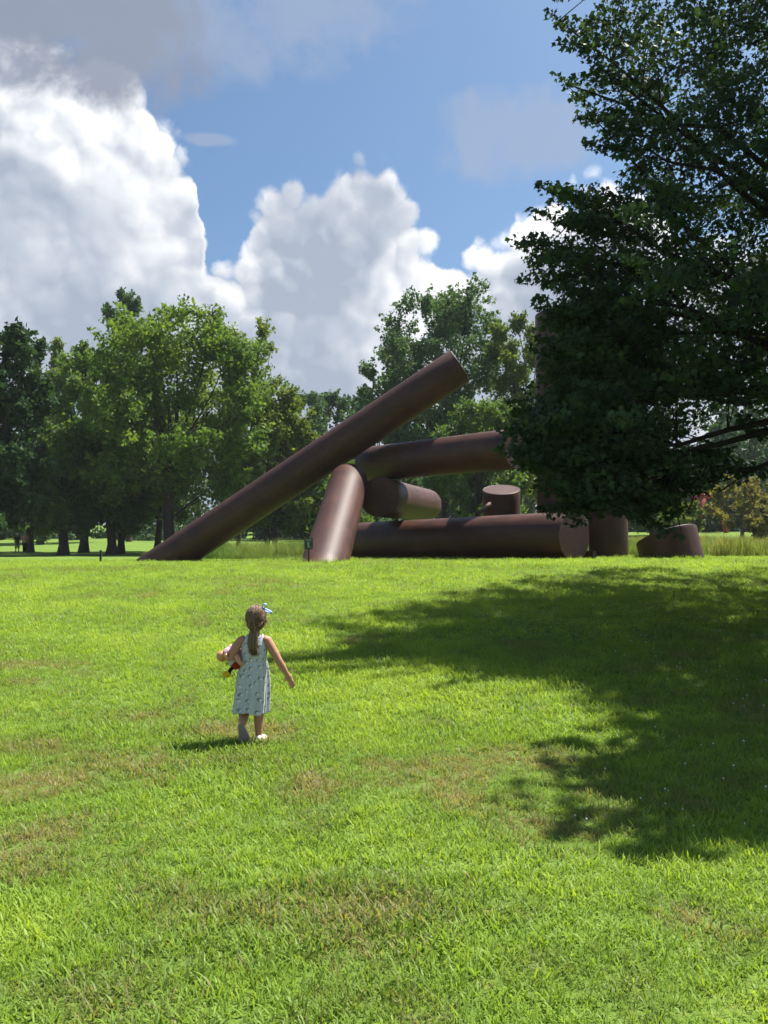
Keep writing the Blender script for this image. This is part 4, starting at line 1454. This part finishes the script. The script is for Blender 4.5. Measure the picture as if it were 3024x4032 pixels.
# doll and soft toy under her left arm (separate things, held)
doll = thing('doll', 'peach-skinned baby doll in pink held under the girl\'s left arm', 'doll', gp)
doll.scale = (GS, GS, GS)
d_ = MB()
d_.ball((-.284, .000, .634), (.041, .040, .042), 18, 14)
d_.ball((-.256, -.002, .640), (.022, .022, .024), 12, 8)
d_.ball((-.300, .036, .630), (.008, .008, .008), 8, 6)
d_.ball((-.268, -.038, .650), (.007, .005, .010), 8, 6)
d_.tube([(-.262, .0, .645), (-.235, .005, .655), (-.215, .010, .66)], [.022, .018, .022], 12)
remeshed(d_, 'head', M['doll_skin'], doll, .004, 2)
d_ = MB(); d_.tube([(-.250, .012, .672), (-.225, .030, .685), (-.190, .045, .675), (-.150, .045, .650), (-.120, .035, .632)], [.020, .036, .040, .038, .030], 14)
d_.tube([(-.226, -.006, .688), (-.243, -.028, .676), (-.256, -.040, .660)], [.022, .023, .021], 12)
remeshed(d_, 'dress', M['pink'], doll, .004, 2)
d_ = MB(); d_.tube([(-.252, -.040, .662), (-.245, -.048, .640), (-.236, -.046, .622), (-.230, -.042, .612)], [.0165, .0165, .014, .0155], 10); d_.build('arm', M['doll_skin'], doll)
d_ = MB(); d_.tube([(-.172, .00, .645), (-.158, -.060, .632), (-.146, -.078, .612), (-.130, -.084, .590), (-.120, -.080, .580), (-.112, -.070, .588)], [.020, .021, .018, .0145, .014, .010], 10); d_.build('leg', M['doll_skin'], doll)
toy = thing('soft_toy', 'soft toy with red shorts, black leg and yellow shoe dangling below the doll', 'toy', gp)
toy.scale = (GS, GS, GS)
d_ = MB(); d_.ball((-.200, -.004, .590), (.040, .036, .036), 14, 10); d_.build('body', M['toy_white'], toy)
d_ = MB(); d_.ball((-.176, -.012, .570), (.036, .036, .034), 14, 10); d_.tube([(-.176, -.02, .568), (-.196, -.026, .552)], [.026, .024], 12); d_.build('shorts', M['toy_red'], toy)
d_ = MB(); d_.tube([(-.192, -.026, .556), (-.212, -.034, .538), (-.220, -.038, .518), (-.222, -.036, .505)], [.014, .015, .015, .014], 10); d_.build('leg', M['toy_black'], toy)
d_ = MB(); d_.ball((-.240, -.032, .503), (.034, .030, .026), 14, 10); d_.ball((-.226, -.034, .512), (.020, .022, .022), 12, 8); remeshed(d_, 'shoe', M['toy_yellow'], toy, .004, 3)

# ------------------------------------------------------------------ two walkers far left
def walker(label, px, py, Y, h, shirt, trousers, shorts, hat, hairc, seed):
    p = at(px, py, Y); p.z = gz(p.x, p.y)
    w = thing('person', label, 'person', p, R(8), None)
    s = h / 1.75
    w.scale = (s, s, s)
    sw = .12 if seed == 1 else -.10
    b_ = MB()
    b_.ball((0, 0, 1.63), (.075, .095, .115), 14, 10); b_.ball((0, .09, 1.62), (.014, .02, .02), 6, 4)
    b_.tube([(0, -.01, 1.42), (0, 0, 1.55)], [.06, .055], 10)
    b_.rings([[(rx * math.cos(q * math.pi / 8), ry * math.sin(q * math.pi / 8), z) for q in range(16)] for (z, rx, ry) in ((.88, .15, .11), (1.0, .16, .12), (1.15, .15, .11), (1.3, .18, .12), (1.41, .17, .10), (1.47, .07, .06))])
    for sd in (-1, 1):
        b_.tube([(sd * .17, 0, 1.41), (sd * .22, -.02, 1.28), (sd * .245, -.03, 1.12), (sd * .235, .05, .98), (sd * .22, .09, .90)], [.055, .05, .042, .036, .028], 10)
        b_.tube([(sd * .22, .09, .91), (sd * .215, .11, .86), (sd * .21, .12, .81)], [.03, .036, .022], 8)
        for fx in (-.02, 0, .02):
            b_.tube([(sd * .213, .10 + fx, .84), (sd * .21, .115 + fx, .78), (sd * .205, .12 + fx, .74)], [.012, .011, .008], 6)
        b_.tube([(sd * .085, 0, .92), (sd * .09, .02 + sd * sw * .6, .52), (sd * .09, sd * sw - .03, .09)], [.095, .062, .045], 10)
    remeshed(b_, 'body', M['skin'], w, .018, 2)
    t_ = MB()
    t_.rings([[(rx * math.cos(q * math.pi / 10), ry * math.sin(q * math.pi / 10), z) for q in range(20)] for (z, rx, ry) in ((.86, .185, .14), (1.0, .18, .14), (1.2, .178, .135), (1.33, .205, .14), (1.42, .195, .12), (1.475, .09, .075))], cap=False)
    for sd in (-1, 1):
        t_.tube([(sd * .16, 0, 1.405), (sd * .215, -.02, 1.30), (sd * .24, -.025, 1.17)], [.075, .072, .074], 12)
    t_.build('shirt', shirt, w)
    t_ = MB()
    t_.rings([[(rx * math.cos(q * math.pi / 8), ry * math.sin(q * math.pi / 8), z) for q in range(16)] for (z, rx, ry) in ((.74, .17, .13), (.86, .175, .135), (.95, .165, .13))])
    for sd in (-1, 1):
        e_ = .42 if shorts else .06
        t_.tube([(sd * .088, 0, .88), (sd * .09, .02 + sd * sw * .5, .58), (sd * .09, (sd * sw - .03) * (.7 if shorts else 1), e_)], [.115, .098, .09 if shorts else .068], 12)
    t_.build('trousers' if not shorts else 'shorts', trousers, w)
    for sd in (-1, 1):
        t_ = MB(); yy = sd * sw - .03
        t_.tube([(sd * .09, yy - .08, .05), (sd * .09, yy + .02, .055), (sd * .092, yy + .17, .035)], [.04, .048, .035], 10); t_.build('shoe', M['shoe'], w)
    if hat:
        t_ = MB(); t_.ball((0, -.005, 1.70), (.098, .11, .075), 16, 8)
        t_.rings([[(rr * math.cos(q * math.pi / 10), -.005 + 1.1 * rr * math.sin(q * math.pi / 10), z) for q in range(20)] for (rr, z) in ((.09, 1.685), (.16, 1.672), (.16, 1.66), (.09, 1.67))], cap=False)
        t_.build('hat', M['shoe'], w)
    else:
        t_ = MB(); t_.ball((0, -.014, 1.66), (.083, .098, .10), 14, 8); t_.build('hair', hairc, w)
    return w
M['black_cloth'] = plain('black_cloth', (.012, .013, .016), .9, .1)
M['khaki'] = plain('khaki', (.20, .18, .13), .9, .1)
M['peach_cloth'] = plain('peach_cloth', (.42, .22, .14), .9, .1)
M['grey_hair'] = plain('grey_hair', (.28, .28, .27), .7, .2)
walker('walker in black shirt, pale hat and khaki shorts, left one of the pair', 67, 2189, 66, 1.58, M['black_cloth'], M['khaki'], True, True, None, 1)
walker('walker in peach shirt and black trousers, right one of the pair', 96, 2189, 66, 1.68, M['peach_cloth'], M['black_cloth'], False, False, M['grey_hair'], 2)

# ------------------------------------------------------------------ thin summer haze in the air
hm = bpy.data.materials.new('haze')
hm.use_nodes = True
g = NT(hm.node_tree)
out = g.n('ShaderNodeOutputMaterial')
pv = g.n('ShaderNodeVolumePrincipled')
pv.inputs['Color'].default_value = (.88, .93, 1.0, 1)
pv.inputs['Density'].default_value = .00022
g.link(pv.outputs[0], out.inputs['Volume'])
mb = MB()
mb.box((0, 60, 15), (330, 240, 44))
hz = mb.build('haze', hm, None, smooth=False)
tag(hz, 'thin bluish summer haze between the trees', 'haze', kind='stuff')
